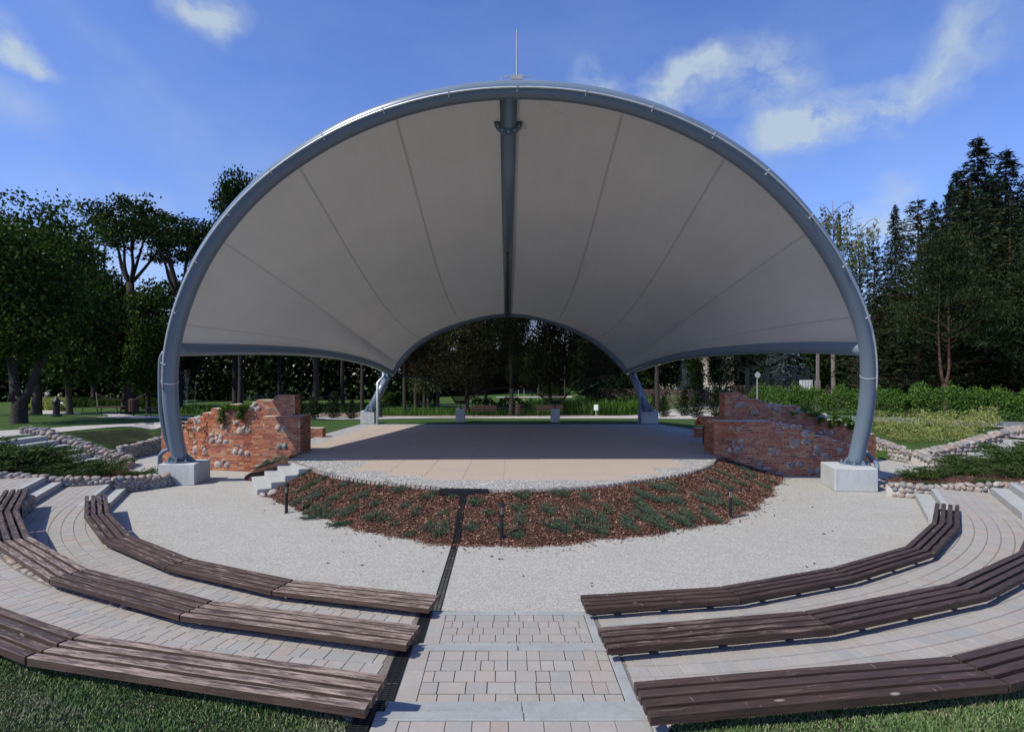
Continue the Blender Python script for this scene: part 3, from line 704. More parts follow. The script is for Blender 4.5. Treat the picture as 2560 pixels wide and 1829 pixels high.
# beds behind the low front walls
def bedmesh(name, poly, zf, mat, n=26):
    P = np.array(poly); x0, y0 = P.min(0); x1, y1 = P.max(0); V = []; 
    gx = np.linspace(x0, x1, n); gy = np.linspace(y0, y1, n)
    def inside(x, y):
        c = False; j = len(P)-1
        for i in range(len(P)):
            if (P[i][1] > y) != (P[j][1] > y) and x < (P[j][0]-P[i][0])*(y-P[i][1])/(P[j][1]-P[i][1])+P[i][0]: c = not c
            j = i
        return c
    idx = {}; F = []
    for j, y in enumerate(gy):
        for i, x in enumerate(gx): V.append((x, y, zf(x, y)))
    for j in range(n-1):
        for i in range(n-1):
            if inside((gx[i]+gx[i+1])/2, (gy[j]+gy[j+1])/2): F.append((j*n+i, j*n+i+1, (j+1)*n+i+1, (j+1)*n+i))
    mb = MB(); mb.add(V, F); return struct(mb.build(name, mat, smooth=True)), inside
BL = [(-15.2, 13.1), (-12.9, 13.85), (-11.6, 14.3), (-10.4, 14.9), (-9.85, 15.9), (-10.6, 16.6), (-12.2, 17.0), (-13.9, 17.2), (-16.3, 17.25), (-20, 17.25), (-20, 13.1)]
BR = [(9.85, 14.75), (10.6, 14.25), (11.7, 13.7), (13.3, 13.2), (15.2, 12.7), (21, 12.7), (21, 17.4), (17.0, 17.4), (15.2, 17.35), (13.4, 16.9), (10.8, 16.0)]
zbl = lambda x, y: .22+.50*float(sstep(-10.2, -16.5, x))+.02*math.sin(x*5)*math.sin(y*4)
zbr = lambda x, y: .22+.50*float(sstep(10.2, 17.0, x))+.02*math.sin(x*5)*math.sin(y*4)
_, inBL = bedmesh('mulch_bed', BL, zbl, M['mulch']); _, inBR = bedmesh('mulch_bed', BR, zbr, M['mulch'])
for poly, ins, zf, nm in ((BL, inBL, zbl, 'left'), (BR, inBR, zbr, 'right')):
    def smp(n, poly=poly, ins=ins):
        P = np.array(poly); x = rng.uniform(P[:, 0].min(), P[:, 0].max(), n*2); y = rng.uniform(P[:, 1].min(), P[:, 1].max(), n*2)
        k = [i for i in range(len(x)) if ins(x[i], y[i])][:n]; return x[k], y[k]
    chips(9000, smp, lambda x, y, zf=zf: np.array([zf(a, b) for a, b in zip(x, y)]), 'bark_mulch', 'bark chips on the bed behind the %s low stone wall' % nm)
# ---- strips draped on terrain
def strip(name, mat, pts, dz=.012, sub=8):
    """pts: list of (xL,yL,xR,yR) world"""
    V = []; n = len(pts)
    for i in range(n-1):
        for k in range(sub if i < n-2 else sub+1):
            t = k/sub; a, b = pts[i], pts[i+1]; q = [a[j]*(1-t)+b[j]*t for j in range(4)]
            for m in range(4):
                x = q[0]*(1-m/3)+q[2]*m/3; y = q[1]*(1-m/3)+q[3]*m/3; V.append((x, y, float(h(x, y))+dz))
    N = len(V)//4; F = [(i*4+m, i*4+m+1, (i+1)*4+m+1, (i+1)*4+m) for i in range(N-1) for m in range(3)]
    mb = MB(); mb.add(V, F); return struct(mb.build(name, mat))
def px_strip(name, mat, L, dz=.012):
    pts = []
    for (xa, ya, xb, yb) in L:
        a, b = GT(xa, ya), GT(xb, yb); pts.append((a.x, a.y, b.x, b.y))
    return strip(name, mat, pts, dz)
px_strip('path', M['path'], [(-400, 1084, -400, 1106), (0, 1078, 0, 1096), (100, 1073, 95, 1088), (200, 1066, 205, 1076), (320, 1061, 325, 1069), (420, 1056, 425, 1063), (480, 1052, 485, 1059), (620, 1046, 625, 1052)], .03)
px_strip('path', M['path'], [(560, 1043.5, 560, 1050), (760, 1042, 760, 1048), (1000, 1042, 1000, 1047), (1300, 1042, 1300, 1047), (1500, 1040, 1500, 1047), (1640, 1036, 1640, 1047), (1760, 1034, 1770, 1048)], .035)
px_strip('path', M['path'], [(480, 1043, 480, 1048), (330, 1040, 330, 1046), (200, 1033, 215, 1043), (120, 1028, 150, 1040), (78, 1022, 110, 1036), (80, 1016, 140, 1027), (120, 1010, 170, 1018), (180, 1005, 230, 1011), (230, 1003, 260, 1008)], .03)
px_strip('paved_yard', M['path'], [(1600, 1034, 1600, 1041), (1680, 1024, 1680, 1046), (1740, 1012, 1740, 1048), (1790, 1000, 1800, 1048), (1850, 998, 1870, 1046)], .03)
px_strip('road', M['asphalt'], [(1900, 1036, 1905, 1044), (2000, 1037, 2000, 1047), (2150, 1042, 2150, 1053), (2300, 1046, 2300, 1059), (2450, 1053, 2450, 1066), (2600, 1058, 2600, 1072), (2900, 1070, 2900, 1086)], .03)
px_strip('kerb', M['curb'], [(1900, 1044, 1900, 1045.5), (2150, 1053.3, 2150, 1055), (2300, 1059.4, 2300, 1061), (2600, 1072.4, 2600, 1074.4)], .05)
px_strip('chip_bed', M['chipstrip'], [(560, 1034, 560, 1043), (760, 1033, 760, 1041.5), (1000, 1026, 1000, 1041.5), (1300, 1026, 1300, 1041.5), (1500, 1026, 1500, 1039.5), (1620, 1025, 1620, 1035)], .02)
px_strip('bare_slope', M['soilgrass'], [(160, 1085, 260, 1112), (250, 1078, 300, 1112), (330, 1073, 360, 1100), (420, 1068, 420, 1092)], .015)
strip('landing_paving', M['path'], [(-18.4, 17.25, -16.3, 17.25), (-18.4, 19.6, -16.3, 19.6)], .025)
strip('landing_paving', M['path'], [(17.55, 17.45, 22, 17.45), (17.55, 20.2, 22, 20.2)], .03)
# ================================================================== CANOPY
KA = .38; B0 = Vector((-9.87, 16.35)); B1 = Vector((9.5, 15.85))
def archpt(px, py):
    # plane: y = yb(x) - KA*(z-.65); ray x = u*d, z = 3.1+w*d
    u = (px-1280)/FPX; w = (HOR-py)/FPX; m = (B1.y-B0.y)/(B1.x-B0.x)
    # d = B0.y + m*(u d - B0.x) - KA*(2.45+w d)
    d = (B0.y-m*B0.x-KA*(CAMZ-.65))/(1-m*u+KA*w); return Vector((u*d, d, CAMZ+w*d))
arch_px = [(451, 1150), (435.4, 1092.6), (426, 1031), (421, 969.5), (422.5, 908), (428.3, 861.7), (437, 815.5), (464.7, 723), (495, 655), (529, 608), (568, 549.5), (620, 488), (670, 443), (727, 401), (815.7, 346.3), (860, 318.5), (952.4, 280), (1044.7, 250), (1137, 231.7), (1229.5, 220), (1321.8, 217.5), (1432.4, 226), (1524.7, 241.6), (1617, 267), (1709.5, 304.7), (1801.8, 350.5), (1894, 410.8), (1972.4, 484.7), (2051.6, 577), (2106.4, 669.5), (2147, 765), (2164, 820), (2172.5, 868), (2176.9, 915.5), (2174.7, 977), (2166.4, 1038.7), (2152, 1100), (2137, 1160)]
AP = [archpt(*p) for p in arch_px]
# light smoothing then resample
for _ in range(3): AP = [AP[0]]+[(AP[i-1]+AP[i]*2+AP[i+1])/4 for i in range(1, len(AP)-1)]+[AP[-1]]
arch = catmull(AP, 5)
def resample(P, n):
    L = [0]
    for i in range(1, len(P)): L.append(L[-1]+(P[i]-P[i-1]).length)
    out = []; j = 0
    for k in range(n):
        t = L[-1]*k/(n-1)
        while j < len(P)-2 and L[j+1] < t: j += 1
        f = (t-L[j])/max(1e-9, L[j+1]-L[j]); out.append(P[j].lerp(P[j+1], min(1, max(0, f))))
    return out
arch = resample(arch, 160)
RT = .205
DR = 29.9
rear_px = [(980, 934), (998.5, 898.6), (1029, 868), (1060, 843), (1106, 818.6), (1168, 797), (1229.5, 784.7), (1269.5, 782), (1300, 784), (1361.6, 793.5), (1423, 812.4), (1484.7, 843), (1531, 878.6), (1570, 930)]
rear = [P3(a, b, DR) for a, b in rear_px]
for _ in range(2): rear = [rear[0]]+[(rear[i-1]+rear[i]*2+rear[i+1])/4 for i in range(1, len(rear)-1)]+[rear[-1]]
rear = resample(catmull(rear, 5), 90)
def nearest_arch(px, py):
    best = min(range(len(arch)), key=lambda i: (1280+FPX*arch[i].x/arch[i].y-px)**2+(HOR-FPX*(arch[i].z-CAMZ)/arch[i].y-py)**2); return best
iL, iR = nearest_arch(430, 879), nearest_arch(2172, 870)
def beam(iA, node, pxs):
    a = arch[iA]; pts = [a.copy()]
    dx, dy = node.x-a.x, node.y-a.y
    for px, py in pxs:
        u = (px-1280)/FPX; # u*d = a.x + dx*(d-a.y)/dy
        d = (a.x-dx*a.y/dy)/(u-dx/dy); pts.append(P3(px, py, d))
    pts.append(node.copy()); return pts
bl = beam(iL, rear[0], [(503, 875), (595.5, 871.5), (688, 872.5), (780, 878), (872.6, 889), (921.6, 903), (955, 918)])
br = beam(iR, rear[-1], [(2120, 870), (2048, 867.5), (1955.5, 866.3), (1863, 871), (1740, 880.5), (1700, 887), (1638.7, 903), (1600, 917)])
for q in (bl, br):
    for _ in range(2): q[1:-1] = [(q[i-1]+q[i]*2+q[i+1])/4 for i in range(1, len(q)-1)]
bl = resample(catmull(bl, 5), 40); br = resample(catmull(br, 5), 40)
can = thing('stage_canopy', 'large white membrane shell canopy on blue grey steel arches over the stage', 'canopy')
mb = MB(); mb.tube(arch, RT, 28); fa = mb.build('front_arch', M['steel'], can, smooth=True)
mb = MB(); mb.tube(rear, .17, 18); mb.build('rear_arch', M['steel'], can, smooth=True)
for q in (bl, br):
    mb = MB(); mb.tube(q, [.19-.03*i/39 for i in range(40)], 20); mb.build('side_beam', M['steel'], can, smooth=True)
# rail along the arch top front, with bracket tabs
nrm = Vector((0, -1, -KA)).normalized()       # plane normal towards the viewer
rail = []
cen = Vector((0, archpt(1280, 900).y, 4))
for i in range(iL-6, iR+7):
    t = (arch[i+1]-arch[i-1]).normalized(); out = t.cross(nrm)
    if out.dot(arch[i]-cen) < 0: out = -out
    oc = .12+.33*min(1, abs(arch[i].x)/9); rail.append(arch[i]+(out*oc+nrm*math.sqrt(1-oc*oc))*(RT+.012))
mb = MB(); mb.tube(rail, .022, 8); mb.build('gutter_rail', M['galv'], can, smooth=True)
k = 4
while k < len(rail)-4:
    i = iL-6+k; t = (arch[i+1]-arch[i-1]).normalized(); out = t.cross(nrm)
    if out.dot(arch[i]-cen) < 0: out = -out
    oc = .12+.33*min(1, abs(arch[i].x)/9)
    for w_, w2 in ((oc+.16, 1-.3*oc), (oc-.28, 1-.1*oc)):
        c = arch[i]+(out*w_+nrm*w2).normalized()*(RT+.03); Mx = Matrix((t, nrm, out)).transposed(); tabs = MB(); tabs.box(c, (.016, .035, .055), M=Mx); tabs.build('rail_bracket', M['galv'], can)
    k += 8
# weld collars on the legs
for (px, py) in ((2176, 938), (421, 945)):
    i = nearest_arch(px, py); t = (arch[i+1]-arch[i-1]).normalized()
    mb = MB(); mb.tube([arch[i]-t*.012, arch[i]+t*.012], RT+.008, 28); mb.build('weld_ring', M['galv'], can)
# spine
ia = nearest_arch(1270, 217); FA = arch[ia]; RA = min(rear, key=lambda p: abs(p.x+.23))
dirS = (RA-FA).normalized()
mb = MB(); mb.tube([FA, FA.lerp(RA, .5), RA], [.205, .20, .17], 24); sp_ = mb.build('spine_tube', M['steel'], can, smooth=True)
c = FA+dirS*1.15
mb = MB(); mb.tube([c-dirS*.03, c-dirS*.002], .355, 32); mb.tube([c+dirS*.002, c+dirS*.03], .355, 32); fl = mb.build('flange', M['steel'], can)
mb = MB(); s1 = dirS.cross(Vector((0, 0, 1))).normalized(); s2 = dirS.cross(s1)
for j in range(12):
    a = 2*PI*j/12; p = c+(s1*math.cos(a)+s2*math.sin(a))*.30; mb = MB(); mb.tube([p-dirS*.065, p+dirS*.065], .02, 6); mb.build('bolt', M['galv'], fl)
# cable + lamp fixture below the spine
mb = MB(); dn = Vector((0, 0, -.225)); p0 = FA.lerp(RA, .50)+dn; mb.tube([p0, FA.lerp(RA, .99)+Vector((0, 0, -.19))], .025, 6); mb.tube([p0+Vector((0, -.05, 0)), p0+Vector((0, .12, 0))], .05, 8); mb.build('cable_conduit', M['black'], can)
# membrane
front_edge = resample(arch[iL:iR+1], 121); NU, NVV = 120, 40
kpx = [(0, (430, 879), (980, 934)), (.045, (458.5, 814), (981, 925)), (.20, (557, 603), (989, 905)), (.31, (740, 418.6), (1058.6, 838.6)), (.41, (986, 292), (1158.6, 796)), (.5, (1270, 217), (1269.5, 782)), (.59, (1560, 274), (1384.7, 795.5)), (.69, (1822, 392), (1486, 835.5)), (.80, (2025, 577), (1560, 905)), (.955, (2140, 800), (1569, 925)), (1, (2172, 870), (1570, 930))]
def idx_of(P, px, py, n):
    return min(range(n), key=lambda i: (1280+FPX*P[i].x/P[i].y-px)**2+(HOR-FPX*(P[i].z-CAMZ)/P[i].y-py)**2)
fk = [(u, idx_of(arch, *f, len(arch))) for u, f, r in kpx]; fk[0] = (0, iL); fk[-1] = (1, iR)
rk = [(u, idx_of(rear, *r, len(rear))) for u, f, r in kpx]; rk[0] = (0, 0); rk[-1] = (1, len(rear)-1)
rk[1] = (.045, 1); rk[-2] = (.955, len(rear)-2)
for i in range(1, len(rk)): rk[i] = (rk[i][0], max(rk[i][1], rk[i-1][1]))
def at(P, t):
    t = max(0, min(len(P)-1, t)); i = min(int(t), len(P)-2); return P[i].lerp(P[i+1], t-i)
us = np.linspace(0, 1, NU+1); fi = np.interp(us, [a for a, b in fk], [b for a, b in fk]); ri = np.interp(us, [a for a, b in rk], [b for a, b in rk])
ok_u = [0, .045, .20, .31, .41, .5, .59, .69, .80, .955, 1]
offx = [0, 0, -.75, -.65, -.35, 0, .35, .65, .75, 0, 0]; offz = [0, 0, .25, -.15, -.24, -.05, -.24, -.15, .25, 0, 0]
wl = np.interp(us, [0, .045, .20, .31, 1], [1, .85, .35, 0, 0]); wr = np.interp(us, [0, .69, .80, .955, 1], [0, 0, .35, .85, 1])
def bprof(v): return (v/.70)**1.25*((1-v)/.30)**.536 if 0 < v < 1 else 0
V = []; UV = []
for i, u in enumerate(us):
    Fp, Rp = at(arch, fi[i]), at(rear, ri[i]); ox, oz = np.interp(u, ok_u, offx), np.interp(u, ok_u, offz)
    for j in range(NVV+1):
        v = j/NVV; p = Fp.lerp(Rp, v)
        o1 = Vector((ox, 0, oz))*bprof(v)
        ol = at(bl, v*39)-bl[0].lerp(bl[-1], v); orr = at(br, v*39)-br[0].lerp(br[-1], v)
        p = p+o1*(1-wl[i]-wr[i])+ol*wl[i]+orr*wr[i]
        V.append(tuple(p)); UV.append((u, v))
mb = MB(); F = [(i*(NVV+1)+j, i*(NVV+1)+j+1, (i+1)*(NVV+1)+j+1, (i+1)*(NVV+1)+j) for i in range(NU) for j in range(NVV)]; mb.add(V, F)
mem = mb.build('membrane', M['membrane'], can, smooth=True)
uvl = mem.data.uv_layers.new(name='UVMap'); li = np.zeros(len(mem.data.loops), dtype=np.int32); mem.data.loops.foreach_get('vertex_index', li); uvl.data.foreach_set('uv', np.array(UV)[li].ravel())
# small clamps lights on beams
for q, t in ((bl, .42), (br, .46), (bl, .86), (br, .86)):
    p = at(q, t*39)+Vector((0, -.05, .19)); mb = MB(); mb.box((0, 0, 0), (.16, .12, .1)); mb.box((0, -.075, 0), (.12, .03, .07)); o = mb.build('floodlight', M['galv'], can, loc=p)
# net at the rear
DA = 31.9
low_px = [(1000, 942, DR), (1045, 942, 30.1), (1080, 954, 30.6), (1108, 972, 31.1), (1130, 992, 31.6), (1140, 1003, DA), (1165, 1003, DA), (1182, 992, 31.8), (1215, 976, 31.5), (1270, 969, 31.4), (1320, 975, 31.5), (1352, 990, 31.7), (1372, 1003, DA), (1403, 1003, DA), (1418, 986, 31.6), (1445, 962, 31.1), (1480, 947, 30.5), (1520, 939, 30.1), (1552, 936, DR)]
low = resample(catmull([P3(*p) for p in low_px], 4), 90)
V = []; 
for i in range(90):
    a = at(rear, 1+i*87/89.); b = low[i]
    for j in range(9): V.append(tuple(a.lerp(b, j/8)))
mb = MB(); mb.add(V, [(i*9+j, i*9+j+1, (i+1)*9+j+1, (i+1)*9+j) for i in range(89) for j in range(8)]); mb.build('rear_net', M['net'], can)
mb = MB(); mb.tube(low, .045, 6); mb.build('net_hem', M['nethem'], can)
for i in (14, 32, 57, 75): mb = MB(); mb.tube([at(rear, 1+i*87/89.), low[i]], .014, 5); mb.build('net_seam', M['nethem'], can)
for px in (1152, 1388):
    c = P3(px, 1009, DA); mb = MB(); mb.lathe([(.42, .16), (.40, .10), (.24, 0), (.03, -.02), (.03, -.30)], c, 18); mb.build('net_anchor', M['blackpaint'], can)
# legs base plates, gussets, bolts
for k, (bp, z0) in enumerate(((arch[0], .6), (arch[-1], .6))):
    mb = MB(); mb.lathe([(.40, 0), (.40, .035)], (bp.x, bp.y, z0), 24)
    for a in range(8):
        th = 2*PI*a/8+.2; cx_, cy_ = bp.x+.32*math.cos(th), bp.y+.32*math.sin(th)
        mb.lathe([(.035, .035), (.035, .10), (.018, .10), (.018, .13)], (cx_, cy_, z0), 8)
        if a % 2 == 0:
            d = Vector((math.cos(th), math.sin(th), 0)); n = Vector((-d.y, d.x, 0))*.01; b = Vector((bp.x, bp.y, z0+.035))
            mb.add([tuple(b+d*.17-n), tuple(b+d*.38-n), tuple(b+d*.17-n+Vector((0, 0, .24))), tuple(b+d*.17+n), tuple(b+d*.38+n), tuple(b+d*.17+n+Vector((0, 0, .24)))], [(0, 1, 2), (5, 4, 3), (0, 3, 4, 1), (1, 4, 5, 2), (2, 5, 3, 0)])
    mb.build('base_plate', M['steel'], can)
# rear struts + plates
for sx, bpx, npt in ((-1, (926, 1027), rear[0]), (1, (1620, 1027), rear[-1])):
    b = P3(bpx[0], bpx[1], 29.3); mb = MB(); mb.tube([b, npt+Vector((sx*.12, -.1, .05))], [.23, .19], 18); o = mb.build('rear_strut', M['steel'], can, smooth=True)
    mb = MB(); mb.lathe([(.36, 0), (.36, .04)], (b.x, b.y, b.z-.04), 18)
    for a in range(6):
        th = 2*PI*a/6; d = Vector((math.cos(th), math.sin(th), 0)); n = Vector((-d.y, d.x, 0))*.012; bb = Vector((b.x, b.y, b.z))
        mb.add([tuple(bb+d*.14-n), tuple(bb+d*.34-n), tuple(bb+d*.14-n+Vector((0, 0, .34))), tuple(bb+d*.14+n), tuple(bb+d*.34+n), tuple(bb+d*.14+n+Vector((0, 0, .34)))], [(0, 1, 2), (5, 4, 3), (0, 3, 4, 1), (1, 4, 5, 2), (2, 5, 3, 0)])
    mb.build('base_plate', M['steel'], can)
# downpipes
d1 = 29.0
mb = MB(); mb.tube([P3(958, 932, 29.6), P3(958, 942, 29.3), P3(944, 956, d1), P3(943, 1060, d1)], .065, 8); mb.build('downpipe', M['galv'], can, smooth=True)
mb = MB(); mb.tube([P3(1585, 928, 29.6), P3(1586, 940, 29.3), P3(1599, 956, d1), P3(1600, 1060, d1)], .065, 8); mb.build('downpipe', M['steel'], can, smooth=True)
lp = [(412, 880), (404, 896), (402, 930), (402, 990), (404, 1030), (412, 1080), (421, 1110), (424, 1122), (414, 1126), (403, 1136), (401, 1150), (401, 1186)]
mb = MB(); mb.tube(catmull([archpt(a, b)+Vector((0, -.02, 0)) for a, b in lp], 3), .062, 10); mb.build('downpipe', M['steel'], can, smooth=True)
rp = [P3(2196, 1040, 16.6), P3(2168, 1118, 16.5), P3(2176, 1136, 16.2), P3(2190, 1152, 15.9), P3(2191, 1172, 15.7)]
mb = MB(); mb.tube(catmull([P3(2163, 1125, 16.2), P3(2172, 1138, 16.0), P3(2185, 1152, 15.75), P3(2192, 1160, 15.5), P3(2192, 1174, 15.4)], 3), .062, 10); mb.build('downpipe', M['steel'], can, smooth=True)
# lightning rod
top = FA+Vector((.19, 0, .2))
mb = MB(); mb.tube([top, top+Vector((0, 0, 1.16))], [.022, .014], 8); mb.box(top+Vector((0, 0, .06)), (.26, .14, .10)); mb.box(top+Vector((-.02, 0, .10)), (.68, .02, .02))
for dx in (-.35, -.15, .1, .32): mb.box(top+Vector((dx, 0, .04)), (.012, .012, .14))
mb.build('lightning_rod', M['mast'], can)
# concrete footings
def footing(name, label, corners, z0, z1, group):
    cx_ = sum(p[0] for p in corners)/4; cy_ = sum(p[1] for p in corners)/4
    mb = MB(); mb.prism([(x-cx_, y-cy_) for x, y in corners], 0, z1-z0); o = mb.build(name, M['concrete'], bevel=.015, loc=(cx_, cy_, z0)); tag(o, label, 'concrete footing', group)
    return o
gf = 'concrete footings of the canopy'
footing('concrete_footing', 'square pale concrete footing under the left leg of the front arch', [(-10.05, 15.9), (-9.03, 15.92), (-9.1, 16.9), (-10.12, 16.88)], 0, .6, gf)
footing('concrete_footing', 'square pale concrete footing under the right leg of the front arch', [(8.68, 15.05), (9.8, 14.98), (10.05, 16.2), (8.98, 16.3)], 0, .62, gf)
a, b = W(901, 1058, .57), W(936, 1058, .57); footing('concrete_footing', 'pale sunlit concrete footing under the left rear strut', [(a[0], a[1]), (b[0], b[1]), (b[0], b[1]+.85), (a[0], a[1]+.85)], .5, 1.24, gf)
a, b = W(1603, 1058, .57), W(1646, 1058, .57); footing('concrete_footing', 'shaded concrete footing under the right rear strut', [(a[0], a[1]), (b[0], b[1]), (b[0], b[1]+.85), (a[0], a[1]+.85)], .5, 1.24, gf)
for px, w in ((1151, 'left'), (1388, 'right')):
    c = W(px, 1052, .57); footing('concrete_footing', 'small narrow concrete block under the %s net anchor behind the stage' % w, [(c[0]-.25, c[1]-.25), (c[0]+.25, c[1]-.25), (c[0]+.25, c[1]+.25), (c[0]-.25, c[1]+.25)], .5, 1.27, gf)
# ================================================================== BRICK RUINS
def brick_layer(bk, x0, x1, yb, zt, z0=0, depth=.42, course=.073, off=(0, 0), back=True, skip=None):
    z = z0; r = 0; mo = MB()
    while z < 3:
        xa = None; xs_ = np.arange(x0, x1, .03); act = np.array([zt(x) > z+course*.6 for x in xs_])
        if not act.any(): break
        # runs
        i = 0
        while i < len(xs_):
            if not act[i]: i += 1; continue
            j = i
            while j < len(xs_) and act[j]: j += 1
            a, b = xs_[i], min(x1, xs_[j-1]+.03); i = j
            # mortar slab per course
            n = max(1, int((b-a)/.6)); P = [a+(b-a)*k/n for k in range(n+1)]
            for k in range(n):
                p, q = P[k], P[k+1]; e = .012 if k == 0 else 0; e2 = .012 if k == n-1 else 0
                mo.add([(p+e-off[0], yb(p+e)+.004-off[1], z), (q-e2-off[0], yb(q)+.004-off[1], z), (q-e2-off[0], yb(q)+depth-.008-off[1], z), (p+e-off[0], yb(p)+depth-.008-off[1], z),
                        (p+e-off[0], yb(p+e)+.004-off[1], z+course-.003), (q-e2-off[0], yb(q)+.004-off[1], z+course-.003), (q-e2-off[0], yb(q)+depth-.008-off[1], z+course-.003), (p+e-off[0], yb(p)+depth-.008-off[1], z+course-.003)],
                       [(0, 3, 2, 1), (4, 5, 6, 7), (0, 1, 5, 4), (1, 2, 6, 5), (2, 3, 7, 6), (3, 0, 4, 7)])
            s = a+random.uniform(-.2, 0) if (r % 2) else a
            while s < b-.02:
                w = random.choice((.12, .22, .24, .24, .19)); p, q = max(a, s)+.0065, min(b, s+w)-.0065; s += w
                if q-p < .04: continue
                if skip and skip((p+q)/2, z+course/2): continue
                m_ = (p+q)/2; dy = (yb(q)-yb(p))/(q-p); L = (q-p)*math.hypot(1, dy); ang = math.atan(dy)
                jt = random.uniform(-.006, .004)
                bk.box((m_-off[0], yb(m_)+.055+jt-off[1], z+course/2+random.uniform(-.0015, .0015)), (L, .115, course-.015), ang)
                if back: bk.box((m_-off[0], yb(m_)+depth-.055-off[1], z+course/2), (L, .115, course-.012), ang)
                if back and depth > .3 and zt(m_) < z+course*2: bk.box((m_-off[0], yb(m_)+depth/2-off[1], z+course/2-.002), (L, depth-.24, course-.014), ang)
        # end stretchers
        for xe in (x0, x1):
            xi = xe+.02 if xe == x0 else xe-.02
            if zt(xi) > z+course*.6:
                nn = max(1, round(depth/.22)); 
                for k in range(nn):
                    y0_ = yb(xe)+depth*k/nn+.006; y1_ = yb(xe)+depth*(k+1)/nn-.006
                    bk.box((xe-off[0]-(.0 if xe == x0 else .0), (y0_+y1_)/2-off[1], z+course/2), (.014, y1_-y0_, course-.012))
        z += course; r += 1
    return mo
def stepf(T_):
    xs_ = [a for a, b in T_]
    def f(x):
        z = T_[0][1] if x >= xs_[0] else -1
        for a, b in T_:
            if x >= a: z = b
        return z
    return f
def px_stones(st, L, yb, off, mbz=None, prot=.03):
    for (px, py, rx, rz) in L:
        d = 18.3
        for _ in range(6): x = (px-1280)/FPX*d; d = yb(x)
        x = (px-1280)/FPX*d; z = CAMZ+(HOR-py)/FPX*d; rx, rz = rx*d/FPX*.88, rz*d/FPX*.88
        stone(st, (x-off[0], d-off[1]+.015, z), (rx, prot+.025, rz), 0, .22)
        if mbz is not None: stone(mbz, (x-off[0], d-off[1]+.003, z), (rx*1.12+.008, .010, rz*1.12+.008), 0, .05)
X1 = lambda px, d: (px-1280)/FPX*d
# left wall
lw = thing('brick_ruin_wall', 'tall ragged red brick ruin wall on the left, sunlit, with fieldstones set in and creeper hanging', 'brick wall', (-9.5, 18.3, 0), group='brick ruin walls flanking the stage'); off = (-9.5, 18.3)
ybl = lambda x: float(np.interp(x, [-12.5, -10.2, -8.7, -6.9], [19.95, 18.55, 18.22, 18.1]))
ztl = stepf([(-12.5, 1.30), (X1(451, 19), 1.30), (X1(452, 18.9), 1.52), (X1(463, 18.9), 1.66), (X1(484, 18.6), 1.76), (X1(503, 18.5), 1.90), (X1(528, 18.5), 2.03), (X1(549, 18.4), 2.10), (X1(573, 18.3), 2.17), (X1(600, 18.3), 2.15), (X1(640, 18.2), 2.34), (X1(684, 18.2), 2.42), (X1(690, 18.2), 2.50)])
bk = MB(); mo = brick_layer(bk, -12.45, -7.02, ybl, ztl, 0, .46, off=off); bk.build('brickwork', M['brick'], lw); mo.build('mortar', M['mortar'], lw)
ybp = lambda x: 17.80+.02*(x+8)
bk = MB(); mo = brick_layer(bk, -7.93, -6.74, ybp, lambda x: 1.85, 0, .92, off=off); bk.build('brick_pier', M['brick'], lw); mo.build('mortar', M['mortar'], lw)
st = MB(); mp_ = MB(); z3 = lambda a, b: (380+a/4.64, 900+b/4.64)
px_stones(st, [(*z3(700, 870), 7, 5), (*z3(760, 860), 5, 4), (*z3(805, 885), 6, 6), (*z3(705, 930), 8, 7), (*z3(755, 910), 5, 5), (*z3(790, 945), 8, 6), (*z3(865, 945), 8, 5), (*z3(520, 1045), 11, 12), (*z3(620, 1060), 7, 10), (*z3(590, 1010), 5, 5), (*z3(970, 1065), 8, 9), (*z3(1040, 1070), 7, 9), (*z3(1108, 1085), 7, 7), (*z3(780, 1205), 12, 8), (*z3(835, 1170), 7, 5), (*z3(880, 1215), 8, 7), (*z3(1030, 820), 10, 9), (*z3(1120, 818), 8, 8), (*z3(1070, 785), 6, 4), (*z3(990, 725), 10, 6), (*z3(830, 780), 7, 8), (*z3(545, 690), 7, 10), (*z3(510, 700), 6, 10), (*z3(560, 715), 7, 5), (*z3(500, 790), 8, 7), (*z3(555, 800), 6, 8), (*z3(360, 770), 4, 4), (*z3(1160, 555), 9, 8), (*z3(1230, 560), 9, 7), (*z3(1200, 510), 7, 6), (*z3(370, 920), 5, 5), (*z3(505, 960), 5, 4), (*z3(440, 1100), 5, 4)], lambda x: ybl(x), off, mp_)
px_stones(st, [(*z3(1465, 790), 8, 8), (*z3(1535, 795), 9, 7), (*z3(1495, 760), 4, 4), (*z3(1480, 995), 7, 9), (*z3(1540, 990), 7, 9)], ybp, off, mp_)
px_stones(st, [(*z3(1340, 1165), 9, 7), (*z3(1420, 1170), 8, 6), (*z3(1240, 1230), 9, 5), (*z3(1300, 1215), 8, 5)], lambda x: 17.9, off, prot=.15)
st.build('fieldstones', M['stone'], lw, smooth=True); mp_.build('mortar_patches', M['mortar'], lw, smooth=True)
